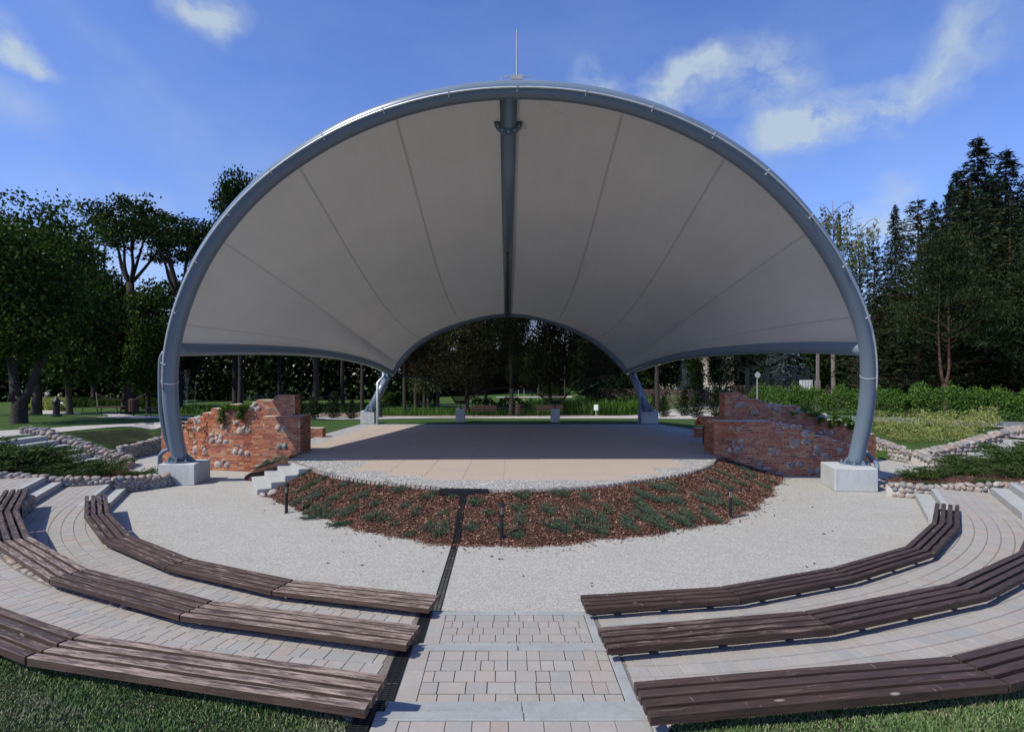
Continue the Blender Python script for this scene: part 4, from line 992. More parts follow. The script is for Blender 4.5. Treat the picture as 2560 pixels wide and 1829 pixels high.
# right wall
rw = thing('brick_ruin_wall', 'tall ragged red brick ruin wall on the right, mostly in shade, with fieldstones and grey blocks', 'brick wall', (9.5, 18.0, 0), group='brick ruin walls flanking the stage'); off = (9.5, 18.0)
ybr = lambda x: float(np.interp(x, [6.9, 8.8, 10.2, 13.2], [18.45, 18.5, 18.75, 20.25]))
ztr = stepf([(6.9, 2.55), (X1(1851, 18.5), 2.47), (X1(1868, 18.5), 2.37), (X1(1900, 18.5), 2.27), (X1(1920, 18.5), 2.22), (X1(1945, 18.5), 2.14), (X1(2000, 18.6), 1.90), (X1(2035, 18.7), 1.78), (X1(2066, 18.9), 1.60), (X1(2103, 19.2), 1.40), (X1(2137, 19.6), 1.15), (X1(2150, 19.8), 1.06)])
bk = MB(); mo = brick_layer(bk, 7.0, 13.12, ybr, ztr, 0, .46, off=off); bk.build('brickwork', M['brick'], rw); mo.build('mortar', M['mortar'], rw)
ybq = lambda x: float(np.interp(x, [6.4, 7, 11], [17.75, 17.42, 17.3]))
ztq = stepf([(6.4, 1.72), (X1(1888, 17.4), 1.66), (X1(1937, 17.4), 1.60), (X1(1975, 17.4), 1.52), (X1(2005, 17.4), 1.40), (X1(2035, 17.4), 1.28), (X1(2060, 17.4), 1.20), (X1(2080, 17.4), 1.13), (X1(2100, 17.4), 1.04), (X1(2115, 17.4), .92), (X1(2140, 17.4), .75)])
xz = lambda px, py: ((px-1280)/FPX*17.4, CAMZ+(HOR-py)/FPX*17.4)
gb = [(1896, 1159, 14, 10), (1892, 1170, 18, 8), (1915, 1170, 20, 8), (1916, 1181, 14, 9), (1946, 1181, 20, 9)]
bk = MB(); mo = brick_layer(bk, 6.42, 10.9, ybq, ztq, 0, .95, off=off); bk.build('front_brickwork', M['brick'], rw); mo.build('mortar', M['mortar'], rw)
mb = MB()
for px, py, w, hh in gb:
    x, z = xz(px, py); mb.box((x-off[0], 17.42-off[1], z), (w*17.4/FPX-.015, .16, hh*17.4/FPX-.012))
mb.build('grey_blocks', M['block'], rw)
st = MB(); mp_ = MB(); z6 = lambda a, b: (1700+a/4.371, 900+b/4.371)
px_stones(st, [(*z6(565, 745), 7, 5), (*z6(650, 745), 8, 6), (*z6(1095, 790), 8, 7), (*z6(1165, 730), 10, 7), (*z6(1240, 735), 7, 7), (*z6(1305, 740), 6, 7), (*z6(1085, 700), 7, 5), (*z6(1260, 910), 14, 14), (*z6(1365, 895), 8, 7), (*z6(1425, 890), 7, 6), (*z6(1505, 970), 11, 9), (*z6(1750, 985), 10, 9), (*z6(1000, 1000), 8, 7), (*z6(1075, 1005), 6, 6), (*z6(600, 920), 8, 7), (*z6(665, 890), 7, 6), (*z6(560, 990), 9, 7), (*z6(635, 985), 9, 8), (*z6(680, 940), 7, 7), (*z6(1215, 1145), 11, 8), (*z6(1310, 1140), 9, 8), (*z6(1600, 1060), 12, 9), (*z6(1430, 1215), 11, 8), (*z6(1510, 1215), 8, 8), (*z6(1570, 1220), 6, 6), (*z6(1370, 810), 10, 7), (*z6(1620, 1150), 6, 4), (*z6(1500, 1020), 11, 4)], lambda x: ybq(x), off, mp_)
px_stones(st, [(*z6(640, 495), 10, 7), (*z6(700, 480), 5, 6), (*z6(980, 500), 6, 9), (*z6(1055, 525), 12, 10), (*z6(815, 575), 10, 8), (*z6(850, 660), 6, 5), (*z6(910, 660), 8, 4), (*z6(960, 665), 7, 4), (*z6(1030, 680), 8, 4), (*z6(1285, 555), 9, 9), (*z6(1500, 630), 7, 9), (*z6(1580, 620), 9, 9), (*z6(1765, 685), 8, 7), (*z6(1530, 800), 7, 5), (*z6(1570, 785), 5, 5), (*z6(1635, 800), 10, 7)], lambda x: ybr(x), off, mp_, prot=.05)
st.build('fieldstones', M['stone'], rw, smooth=True); mp_.build('mortar_patches', M['mortar'], rw, smooth=True)
# low brick return walls
for side, x0, x1, y0 in ((-1, -8.75, -7.75, 22.9), (1, 7.55, 8.6, 22.9)):
    t = thing('low_brick_wall', 'low red brick wall end beside the %s edge of the stage' % ('left' if side < 0 else 'right'), 'brick wall', (x0, y0, .4), group='low brick wall ends')
    bk = MB(); mo = brick_layer(bk, x0, x1, lambda x: y0, lambda x: .56, 0, .4, off=(x0, y0)); bk.build('brickwork', M['brick'], t); mo.build('mortar', M['mortar'], t)
# small tiled box
c = (7.55, 20.7)
t = thing('tiled_shelter', 'small brown box with a red clay tiled roof behind the right brick ruin', 'garden shelter', (c[0], c[1], .57))
mb = MB(); mb.box((0, 0, .38), (.8, .6, .76)); mb.build('box_body', M['darkwood'], t)
mb = MB()
for i in range(9):
    a = -.58+i*.145
    mb.tube([(a, -.42, .74), (a, .1, .98)], .075, 8); mb.tube([(a, .5, .74), (a, .1, .98)], .075, 8)
mb.build('tiled_roof', M['rooftile'], t)
# ================================================================== BENCHES
def make_bench(row, L_, mat):
    root = thing('curved_bench', 'x', 'bench')
    mb = MB(); tn = math.tan(R(5.8)); RM = L_/2/tn
    for j in range(4):
        o = -.162+.108*j; w = .036; g = .012; z0, z1 = -.062, 0; cx_ = .005
        r0, r1 = RM+o-w, RM+o+w
        L0, L1 = r0*tn-g, r1*tn-g
        # split plank into pieces so the top is slightly uneven
        n = 10; V = []
        jit = random.uniform(-.003, .003); tw = [random.uniform(-.0018, .0018) for _ in range(n+1)]
        for i in range(n+1):
            f = -1+2*i/n
            for (yy, L) in ((o-w, L0), (o+w, L1)):
                V.append((f*L, yy*1.0, z0+jit)); V.append((f*L, yy, z1-.006+jit+tw[i]))
            V.append((f*(L0), o-w+.006, z1+jit+tw[i])); V.append((f*(L1), o+w-.006, z1+jit+tw[i]))
        F = []
        # ring per section: idx 0 bottom-in,1 topside-in,4 top-in,5 top-out,3 topside-out,2 bottom-out
        rg = [0, 1, 4, 5, 3, 2]
        for i in range(n):
            for k in range(6): F.append((i*6+rg[k], i*6+rg[(k+1) % 6], (i+1)*6+rg[(k+1) % 6], (i+1)*6+rg[k]))
        F.append(tuple(rg[::-1])); F.append(tuple(n*6+q for q in rg)); mb.add(V, F)
    mb.build('seat', mat, root)
    for f in (-.62, 0, .62):
        s = MB(); L = RM*tn*f; s.box((L, 0, -.082), (.06, .26, .04)); s.box((L, -.14, -.23), (.06, .06, .30)); s.build('support', M['black'], root)
    return root
protos = {}
JP = {(1, -1): [(1087, 1501), (708, 1460), (448, 1404), (293, 1342), (242, 1282), (240, 1236)], (1, 1): [(1456, 1502), (1827, 1478), (2108, 1428), (2300, 1371), (2364, 1308), (2368, 1258)],
      (2, -1): [(1036, 1584), (492, 1516), (174, 1432), (31, 1346), (8, 1276), (42, 1221)], (2, 1): [(1504, 1591), (2047, 1545), (2421, 1470)], (3, -1): [(946, 1725), (137.5, 1610)], (3, 1): [(1600, 1741), (2447, 1669)]}
JZ = {1: .44, 2: .73, 3: 1.02}
def joints(row, side):
    return [W(a, b, JZ[row]) for a, b in JP[(row, side)]]
def extend(P, n, side, row):
    """continue a row out of the frame along its circle"""
    P = list(P)
    for _ in range(n):
        a, b = P[-2], P[-1]; d = (b[0]-a[0], b[1]-a[1]); t = R(11.7)*side; P.append((b[0]+d[0]*math.cos(t)-d[1]*math.sin(t), b[1]+d[0]*math.sin(t)+d[1]*math.cos(t)))
    return P
def bench(row, side, a, b, kind, label):
    mx, my = (a[0]+b[0])/2, (a[1]+b[1])/2; L = math.hypot(b[0]-a[0], b[1]-a[1])
    root = make_bench(row, L, M['wood_'+kind]); dx, dy = (b[0]-a[0])/L, (b[1]-a[1])/L
    if side < 0: dx, dy = -dx, -dy
    # local y = outward (right of the +x run direction)
    ang = math.atan2(dy, dx)+PI
    root.location = (mx, my, JZ[row]-.005); root.rotation_euler = (0, 0, ang)
    root['label'] = label; root['group'] = 'curved timber benches of the amphitheatre'
nth = ['nearest the stairs', 'second from the stairs', 'third from the stairs', 'fourth from the stairs', 'farthest from the stairs']
def row_of(row, side, kinds, labels, ext=0):
    P = extend(joints(row, side), ext, side, row)
    for i in range(len(P)-1): bench(row, side, P[i], P[i+1], kinds[i], labels[i])
row_of(1, -1, ['worn', 'mid', 'mid', 'mid', 'mid'], [('paint-worn' if i == 0 else 'brown')+' bench of the left front row by the gravel, '+nth[i] for i in range(5)])
row_of(2, -1, ['worn', 'mid', 'worn', 'mid', 'mid'], [('heavily worn light streaked' if i == 0 else 'brown')+' bench of the left middle row, '+nth[i] for i in range(5)])
row_of(1, 1, ['dark']*5, ['dark brown bench of the right front row by the gravel, '+nth[i] for i in range(5)])
row_of(2, 1, ['mid', 'dark', 'dark', 'dark'], ['dark brown bench of the right middle row, '+nth[i] for i in range(4)], 2)
row_of(3, -1, ['worn', 'mid'], ['faded pinkish bench with knots of the left back row against the grass, beside the drain', 'brown bench of the left back row cut by the frame edge'], 1)
row_of(3, 1, ['dark', 'dark'], ['dark brown bench of the right back row against the grass, beside the stairs', 'dark brown bench of the right back row cut by the frame edge'], 1)
# ================================================================== DRAIN
dr = thing('drain_channel', 'black slotted drainage channel running from the stage edge down beside the stairs', 'drain', (-1, 8, 0))
offd = Vector((1, -8, 0))
gm = MB(); gl = .5; gw = .13
gm.box((0, 0, -.05), (gw, gl-.004, .02)); gm.box((-gw/2+.009, 0, -.014), (.018, gl-.004, .028)); gm.box((gw/2-.009, 0, -.014), (.018, gl-.004, .028)); gm.box((0, 0, -.012), (.012, gl-.004, .02))
for i in range(16): gm.box((0, -gl/2+.018+i*(gl-.036)/15, -.012), (gw-.03, .013, .022))
g0 = gm.build('grate', M['black'], dr)
segs = []
def run(y0, y1, u, zf):
    y = y0
    while y < y1-.05:
        e = min(y1, y+gl); za, zb = zf(y), zf(e); segs.append((u, (y+e)/2, (za+zb)/2, e-y, math.atan2(zb-za, e-y))); y = e
run(2.9, 3.73, -.925, lambda y: .875); run(3.73, 4.1, -.925, lambda y: .735); run(4.1, 5.25, -.925, lambda y: .585); run(5.25, 5.6, -.925, lambda y: .44); run(5.6, 6.7, -.925, lambda y: .295); run(6.7, 7.05, -.925, lambda y: .15)
run(7.05, 10.3, -.90, lambda y: .006)
def zd(y): return max(.02, float(mound(-1.04, y))+.035)
run(10.3, 12.3, -.89, zd)
first = True
for (u, y, z, L, an) in segs:
    g = g0 if first else g0.copy()
    if not first: COL.objects.link(g); g.parent = dr
    first = False
    g.location = Vector((u-.0143*y, y, z))+offd; g.rotation_euler = (an, 0, .0143); g.scale = (1, L/gl, 1)
for dx, an in ((-.27, -.02), (.27, .01)):
    g = g0.copy(); COL.objects.link(g); g.parent = dr; g.location = Vector((-1.06+dx, 12.30, .625))+offd; g.rotation_euler = (0, 0, PI/2+an); g.scale = (1, 1.05, 1)
mb = MB(); mb.box((-.06, 4.30, .565), (1.08, .16, .09)); mb.build('channel_head', M['black'], dr)
# ================================================================== BOLLARD LAMPS
lamp = thing('bollard_lamp', 'x', 'bollard lamp', group='black bollard lamps on the mulch mound')
mb = MB(); mb.lathe([(.05, 0), (.05, .02), (.033, .03), (.031, .40), (.042, .42), (.042, .45)], n=12); mb.build('post', M['blackpaint'], lamp, smooth=False)
mb = MB(); mb.lathe([(.030, .45), (.030, .585)], n=12); mb.build('glass', simple('lamp_glass', (.25, .24, .2), .15, .1, 5), lamp)
mb = MB()
for i in range(6): a = i*PI/3; mb.tube([(.042*math.cos(a), .042*math.sin(a), .44), (.042*math.cos(a), .042*math.sin(a), .60)], .005, 5)
mb.build('cage', M['blackpaint'], lamp)
mb = MB(); mb.lathe([(.055, .595), (.058, .61), (.05, .635), (.02, .655), (.006, .67)], n=14); mb.build('cap', M['blackpaint'], lamp)
LP = [(716, 1282, 'left end'), (1254, 1346, 'middle'), (1827, 1296, 'right end')]
for i, (px, py, w) in enumerate(LP):
    x, y, z = GM(px, py); lb = 'small black lantern bollard at the %s of the mulch mound' % w
    if i == 0: lamp.location = (x, y, z-.01); lamp['label'] = lb; lamp.scale = (1.05,)*3
    else: dup(lamp, (x, y, z-.01), scale=1.05, label=lb)
# ================================================================== FOLIAGE TOOLS
def cards(mb, C, size, elong=1.0, dirs=None, droop=0):
    """leaf quads at centres C (n,3)"""
    n = len(C); sz = size*rng.uniform(.6, 1.3, n)
    if dirs is None: a = rng.normal(0, 1, (n, 3))
    else: a = dirs+rng.normal(0, .35, (n, 3))
    a /= np.linalg.norm(a, axis=1, keepdims=True); b = rng.normal(0, 1, (n, 3)); b -= a*(a*b).sum(1, keepdims=True); b /= np.linalg.norm(b, axis=1, keepdims=True)
    if dirs is None:   # favour up-facing leaves
        pass
    A = a*(sz*elong)[:, None]*.5; B = b*sz[:, None]*.5
    Q = np.stack([C-A, C+B*.75-A*.1, C+A, C-B*.75-A*.1], 1); mb.quads(Q)
def clump_pts(blobs, ncl, per, sig, shell=.55, flat=.7):
    vol = np.array([b[3]*b[4]*b[5] for b in blobs])**.66; k = rng.choice(len(blobs), ncl, p=vol/vol.sum()); B = np.array(blobs)[k]
    d = rng.normal(0, 1, (ncl, 3)); d /= np.linalg.norm(d, axis=1, keepdims=True); r = rng.uniform(shell, 1, ncl)**.6
    c = B[:, :3]+d*r[:, None]*B[:, 3:6]
    P = np.repeat(c, per, 0)+rng.normal(0, 1, (ncl*per, 3))*np.array([sig, sig, sig*flat]); return P, c
def limbs(mb, base, top, r, targets, n=7):
    """trunk with limbs towards target points"""
    base, top = Vector(base), Vector(top)
    pts = [base]+[base.lerp(top, t)+Vector((random.uniform(-.12, .12), random.uniform(-.12, .12), 0))*(top-base).length*.12 for t in (.25, .5, .75)]+[top]
    pts = catmull(pts, 3); k = len(pts); mb.tube(pts, [r*(1.35 if i == 0 else 1)*(1-.72*i/(k-1)) for i in range(k)], n)
    for t in targets:
        f = random.uniform(.3, .9); s = pts[int(f*(k-1))]; e = Vector(t); m = s.lerp(e, .5)+Vector((random.uniform(-.3, .3), random.uniform(-.3, .3), random.uniform(-.1, .5)))*(e-s).length*.25
        rr = r*(1-.72*f)*.5; mb.tube(catmull([s, m, e], 3), [rr*(1-.8*i/6) for i in range(7)], 5, cap=False)
def tree_thing(name, label, cat, crown, trunk, cm, tm, group):
    t = thing(name, label, cat, group=group); c = crown.build('crown', cm, t)
    if trunk: trunk.build('trunk', tm, t, smooth=True)
    return t
def broadleaf(H, Rw, z0, tr, nb, ncl, per, sig, lsz, lean=0, spread=.72):
    blobs = []
    for i in range(nb):
        a = rng.uniform(0, 2*PI); q = rng.uniform(0, 1)**.6*Rw*spread; zz = rng.uniform(z0+.12*H, H*.88); f = 1-abs((zz-(z0+H)/2)/(H-z0))*1.1; q *= max(.25, f); s = rng.uniform(.24, .42)*Rw
        blobs.append((q*math.cos(a)+lean*zz/H, q*math.sin(a), zz, s, s, s*.75))
    blobs.append((lean, 0, H-Rw*.3, Rw*.34, Rw*.34, Rw*.3))
    P, c = clump_pts(blobs, ncl, per, sig); mb = MB(); cards(mb, P, lsz)
    tk = MB()
    if tr < 0:
        tr = -tr; tk.tube(catmull([(0, 0, -.3), (0, 0, .5), (.05, 0, 1.3)], 3), [tr*1.35, tr*1.2, tr*1.12, tr*1.08, tr*1.05, tr*1.02, tr], 12)
        limbs(tk, (-.12, 0, 1.1), (-1.1, .2, H*.8), tr*.72, [tuple(Vector(b[:3])) for b in blobs[:9]], 9)
        limbs(tk, (.14, 0, 1.0), (2.2, -.2, H*.72), tr*.62, [tuple(Vector(b[:3])) for b in blobs[9:17]], 9)
    else: limbs(tk, (0, 0, -.2), (lean*.8, 0, H*.82), tr, [tuple(Vector(b[:3])) for b in blobs[:14]])
    return mb, tk
def conifer(H, Rw, z0, tr, nw, nb, droop, per, csz, elong=3.2, up=0, power=.85):
    mb = MB(); tk = MB(); tk.tube([(0, 0, -.2), (.02*H*.2, 0, H*.5), (0, 0, H)], [tr, tr*.6, .01], 7); PP = []; DD = []
    for i in range(nw):
        z = z0+(H*.985-z0)*(i/nw)**.95; f = (1-(z-z0)/(H-z0))
        for j in range(nb):
            a = rng.uniform(0, 2*PI); L = max(.12, Rw*f**power*rng.uniform(.6, 1.12)); m = max(2, int(per*L/Rw+2))
            t = rng.uniform(.12, 1, m); r = L*t; dz = -droop*L*t**1.3+up*L*t**2.2
            lat = rng.normal(0, .11, m)*L*(1.15-t); x = r*math.cos(a)-lat*math.sin(a); y = r*math.sin(a)+lat*math.cos(a)
            PP.append(np.stack([x, y, z+dz+rng.normal(0, .02*H*.25, m)], 1)); DD.append(np.stack([np.full(m, math.cos(a))+rng.normal(0, .5, m), np.full(m, math.sin(a))+rng.normal(0, .5, m), np.full(m, -.25+up)], 1))
            if j % 2 == 0: tk.tube([(0, 0, z), (L*.9*math.cos(a), L*.9*math.sin(a), z-droop*L*.8+up*L*.6)], [max(.008, tr*.16*f), .006], 4, cap=False)
    cards(mb, np.concatenate(PP), csz, elong, np.concatenate(DD)); return mb, tk
def pine(H, Rw, z0, tr, ntuft, per, fork=False):
    mb = MB(); tk = MB(); PP = []; DD = []
    if fork:
        tk.tube(catmull([(0, 0, -.2), (.05, 0, H*.10), (0, 0, H*.16)], 3), [tr]*6+[tr*.8], 8)
        for s in (-1, 1): tk.tube(catmull([(0, 0, H*.15), (s*.35, 0, H*.25), (s*.42, .1, H*.5), (s*.3, 0, H*.93)], 4), [tr*.62*(1-.8*i/12) for i in range(13)], 7)
    else: tk.tube(catmull([(0, 0, -.2), (.1, 0, H*.3), (-.1, .1, H*.6), (0, 0, H*.97)], 4), [tr*(1-.85*i/12) for i in range(13)], 8)
    for i in range(ntuft):
        z = z0+(H-z0)*rng.uniform(0, 1)**.85; f = 1-((z-z0)/(H-z0)); prof = min(1, .07+1.15*f**.85)*(1 if f < .75 else .8); a = rng.uniform(0, 2*PI); L = Rw*prof*rng.uniform(.35, 1)**.6
        c = np.array([L*math.cos(a), L*math.sin(a), z+.10*L]); s = rng.uniform(.28, .5)*Rw*.42
        PP.append(c+rng.normal(0, 1, (per, 3))*np.array([s, s, s*.34])); DD.append(rng.normal(0, .5, (per, 3))+np.array([.5*math.cos(a), .5*math.sin(a), .75]))
        if i % 7 == 0: tk.tube(catmull([(0, 0, z-.55*L), tuple(Vector((c[0]*.6, c[1]*.6, z-.2*L))), tuple(c)], 2), [tr*.12, tr*.1, tr*.08, .015, .01], 4, cap=False)
    cards(mb, np.concatenate(PP), .065, 4.2, np.concatenate(DD)); return mb, tk
def top_h(px, py, d): return CAMZ+(HOR-py)/FPX*d
PROTO = {}
def plant(kind, px, d, top_py, label, wfac=1, rz=None, group=None, base=None, x=None, ztop=None):
    root, H = PROTO[kind]; xx = x if x is not None else (px-1280)/FPX*d; zb = float(h(xx, d)) if base is None else base
    s = ((ztop if ztop is not None else top_h(px, top_py, d))-zb)/H
    rz = rng.uniform(0, 2*PI) if rz is None else rz; sc = (s*wfac, s*wfac, s)
    if not root.get('used'):
        root['used'] = 1; o = root; o.location = (xx, d, zb); o.rotation_euler = (0, 0, rz); o.scale = sc; o['label'] = label
        if group: o['group'] = group
    else: o = dup(root, (xx, d, zb), rz, sc, label, group)
    return o
def reg(kind, name, cat, H, parts, cm, tm, group): PROTO[kind] = (tree_thing(name, 'x', cat, parts[0], parts[1], cm, tm, group), H)
gL = 'broadleaf trees of the park'; gC = 'conifers of the park'
reg('big', 'broadleaf_tree', 'tree', 11, broadleaf(11, 4.4, 2.4, -.30, 34, 720, 32, .29, .17), M['leaf'], M['bark'], gL)
reg('dense', 'broadleaf_tree', 'tree', 14, broadleaf(14, 5.2, 1.2, .35, 30, 620, 22, .5, .34), M['leaf'], M['bark'], gL)
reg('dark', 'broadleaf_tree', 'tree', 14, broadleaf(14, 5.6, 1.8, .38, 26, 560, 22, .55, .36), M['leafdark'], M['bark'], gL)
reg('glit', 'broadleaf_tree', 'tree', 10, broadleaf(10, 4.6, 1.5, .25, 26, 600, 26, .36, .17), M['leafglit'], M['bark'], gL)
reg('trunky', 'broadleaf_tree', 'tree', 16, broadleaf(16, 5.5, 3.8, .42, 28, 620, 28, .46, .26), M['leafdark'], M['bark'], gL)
# open locust
def locust():
    mb = MB(); tk = MB(); H = 20; tips = []
    tk.tube(catmull([(0, 0, -.2), (.25, 0, 6), (0, 0, 12.2)], 4), [.42]*4+[.36]*4+[.3], 8)
    for k in range(7):
        a = 2*PI*k/7+rng.uniform(-.3, .3); q = rng.uniform(1.4, 4.8); zt = 19.3-q*.3+rng.uniform(-1.4, .3)
        p = catmull([(0, 0, 12), (q*.28*math.cos(a), q*.28*math.sin(a), 13.6), (q*.6*math.cos(a)+rng.uniform(-.4, .4), q*.6*math.sin(a), 16), (q*math.cos(a), q*math.sin(a), zt)], 4)
        tk.tube(p, [.2*(1-.85*i/12) for i in range(13)], 6, cap=False)
        for m in range(6):
            s = p[random.randint(6, 12)]; e = s+Vector((rng.uniform(-1.6, 1.6), rng.uniform(-1.6, 1.6), rng.uniform(.2, 1.5))); tk.tube([s, s.lerp(e, .5)+Vector((0, 0, -.15)), e], [.05, .03, .01], 4, cap=False); tips.append(tuple(e))
        tips += [tuple(p[-1]), tuple(p[-3]), tuple(p[-2])]
    T_ = np.array(tips); T_ = T_[rng.integers(0, len(T_), 330)]+rng.normal(0, 1, (330, 3))*np.array([.55, .55, .3])
    P = np.repeat(T_, 22, 0)+rng.normal(0, 1, (330*22, 3))*np.array([.38, .38, .16]); cards(mb, P, .26); return mb, tk
reg('locust', 'locust_tree', 'tree', 20, locust(), M['leafdark'], M['bark'], gL)
def birch():
    mb = MB(); tk = MB(); PP = []; H = 14; tk.tube(catmull([(0, 0, -.2), (.15, 0, 5), (0, 0, 9), (.2, 0, 13.6)], 4), [.18*(1-.9*i/12) for i in range(13)], 7)
    for k in range(46):
        z = rng.uniform(5, 13.2); a = rng.uniform(0, 2*PI); L = rng.uniform(.9, 2.6)*(1-.45*(z-5)/9); e = Vector((L*math.cos(a), L*math.sin(a), z+L*.55)); tk.tube(catmull([(0, 0, z), (e.x*.5, e.y*.5, z+L*.42), tuple(e)], 2), [.04, .032, .022, .014, .008], 4, cap=False)
        for s in range(5):
            t = rng.uniform(.45, 1); b = np.array([e.x*t, e.y*t, z+L*.5*t]); ln = rng.uniform(.8, 2.4); m = 16; q = rng.uniform(0, 1, m)
            PP.append(b+np.stack([rng.normal(0, .07, m), rng.normal(0, .07, m), -q*ln], 1))
    cards(mb, np.concatenate(PP), .15, 1.3); return mb, tk
reg('birch', 'weeping_birch', 'tree', 14, birch(), M['leafpale'], M['barkpale'], gL)
reg('spruce', 'spruce_tree', 'tree', 20, conifer(20, 5.6, 1.2, .25, 62, 10, .30, 46, .13, 4.0, power=.72), M['needledark'], M['bark'], gC)
reg('spruceb', 'blue_spruce', 'tree', 9, conifer(9, 3.2, .4, .2, 34, 9, .20, 30, .08, 3.6), M['needleblue'], M['bark'], gC)
reg('pine', 'pine_tree', 'tree', 13, pine(13, 3.5, 1.8, .22, 260, 105), M['needle'], M['barkred'], gC)
reg('pinefork', 'pine_tree', 'tree', 13, pine(13, 3.6, 4.6, .22, 200, 105, True), M['needle'], M['barkred'], gC)
reg('fir', 'pine_tree', 'tree', 14, conifer(14, 3.9, 1.6, .22, 46, 10, .05, 40, .10, 3.4, up=.22, power=.62), M['needle'], M['barkred'], gC)
reg('yew', 'young_conifer', 'shrub', 1.8, conifer(1.8, .62, .05, .03, 24, 9, -.42, 12, .055, 2.6, power=.55), M['needle'], M['bark'], 'young conifers beside the stage lawn')
# ---- left group
plant('big', 48, 24.3, 478, 'large leafy maple with forked trunk at the left edge of the park lawn', 1.0, rz=.6)
plant('dense', -60, 30, 520, 'leafy tree behind the forked maple, cut by the left frame edge', .8)
plant('dense', 175, 44, 575, 'dense broadleaf tree right of the forked maple', .68)
plant('dark', 90, 52, 560, 'dark tree standing directly behind the forked maple', .9)
plant('dark', 310, 62, 705, 'dark round tree below the tall open locust', .85)
plant('dense', 372, 50, 705, 'mid green tree beside the left arch leg', .7)
plant('dark', 235, 75, 660, 'dark tree far back between maple and locust', .8)
plant('dark', 440, 66, 700, 'dark tree just behind the left arch leg', .8)
plant('locust', 325, 56, 498, 'tall open locust with bare forked limbs against the sky', 1.02, rz=1.0)
plant('locust', 448, 52, 545, 'wide open locust right beside the left curve of the arch', 1.05, rz=3.4)
plant('trunky', 590, 62, 415, 'tall tree whose top peeks over the left side of the arch', .55, rz=.3)
# ---- beneath / behind the canopy, left to centre
for (px, d, tp, kd, lb, wf) in [(600, 58, 560, 'trunky', 'leaning pale trunked tree behind the left brick ruin', .6), (700, 66, 600, 'trunky', 'thin tree in the dark wood left of the thick trunk', .5), (786, 54, 560, 'trunky', 'thick trunked tree in the dark wood behind the pier of the left ruin', .7), (858, 60, 600, 'trunky', 'tree just left of the left rear strut', .5), (905, 52, 620, 'trunky', 'slim dark tree at the left rear strut', .45),
        (1012, 46, 640, 'trunky', 'dark trunked tree by the iris bed, left of the left net anchor', .5), (1040, 52, 620, 'trunky', 'tree with dark trunk on the grassy rise behind the net', .5), (1072, 50, 620, 'trunky', 'third dark trunk of the row behind the net', .45), (1095, 55, 640, 'trunky', 'slimmer dark trunk at the end of the row behind the net', .42),
        (1278, 44, 600, 'trunky', 'big dark leaning tree in the middle behind the net', .55)]:
    plant(kd, px, d, tp, lb, wf)
plant('dark', 1215, 62, 740, 'dark tree behind the glittering one in the net arch', .7)
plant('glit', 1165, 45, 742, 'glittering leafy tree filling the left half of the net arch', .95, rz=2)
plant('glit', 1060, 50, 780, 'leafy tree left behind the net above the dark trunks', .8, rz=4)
plant('dark', 1375, 60, 700, 'dark crowned tree right of the middle behind the net', .62)
plant('dense', 1330, 95, 850, 'distant green tree behind the playing field poles', .8); plant('dense', 1400, 100, 860, 'distant green tree right of the playing field poles', .8)
plant('dense', 1290, 105, 870, 'distant tree left of the playing field poles', .8)
plant('spruce', 1500, 48, 730, 'dark spruce right in the net arch', .85)
plant('trunky', 1645, 46, 600, 'large rough trunked tree right behind the right rear strut', .62)
plant('dark', 1560, 56, 790, 'dark bushy tree between the spruce and the rear strut', .75); plant('dark', 1660, 58, 800, 'dark weeping tree behind the young conifers', .7)
# ---- right group
plant('dark', 1740, 54, 800, 'dark leaning tree half hiding the pale house', .42)
plant('dark', 1800, 56, 760, 'dark tree in front of the right part of the pale house', .4)
plant('spruce', 1850, 47, 640, 'olive green spruce behind the fence under the right beam', 1.0)
plant('spruceb', 1960, 45, 760, 'silver blue spruce behind the striped board', 1.15)
plant('dark', 2075, 58, 690, 'dark tree behind the blue spruce and the pole', .6)
plant('birch', 2085, 42, 488, 'weeping birch leaning out beyond the right curve of the arch', .95)
plant('birch', 2150, 44, 540, 'second smaller weeping birch right of the arch', .9)
plant('spruce', 2238, 50, 503, 'slim spruce tip rising between birch and pines', .62)
plant('spruce', 2378, 44, 448, 'dark pointed conifer behind the forked pine', .5)
plant('fir', 2185, 40, 610, 'pine right behind the right arch leg', .9, rz=.5)
plant('fir', 2295, 38, 490, 'bushy pine with pointed top right of the arch', .95)
plant('pinefork', 2362, 34, 590, 'tall pine with red forked trunk behind the hedge', 1.0, rz=.15)
plant('fir', 2425, 38, 452, 'broad pine next to the forked red pine', 1.0)
plant('fir', 2525, 37, 500, 'broad pine near the right frame edge', 1.05)
plant('spruce', 2445, 50, 330, 'tallest spruce on the right skyline', 1.0)
plant('spruce', 2335, 46, 492, 'slender dark conifer left of the forked pine', .7)
plant('spruce', 2475, 44, 425, 'dark conifer in front of the two tallest spruces', .9)
plant('spruce', 2515, 52, 362, 'second tall spruce on the right skyline', 1.0)
plant('spruce', 2395, 53, 415, 'dark spruce shoulder left of the tallest one', .95)
plant('spruce', 2585, 50, 400, 'tall spruce cut by the right frame edge', 1.0)
plant('pine', 2640, 34, 560, 'pine cut by the right frame edge', 1.1)
plant('dark', 2240, 62, 720, 'dark tree low behind the pines', .8); plant('dark', 2400, 62, 700, 'dark tree behind the forked pine', .8); plant('dark', 2560, 60, 690, 'dark tree far right behind the pines', .8)
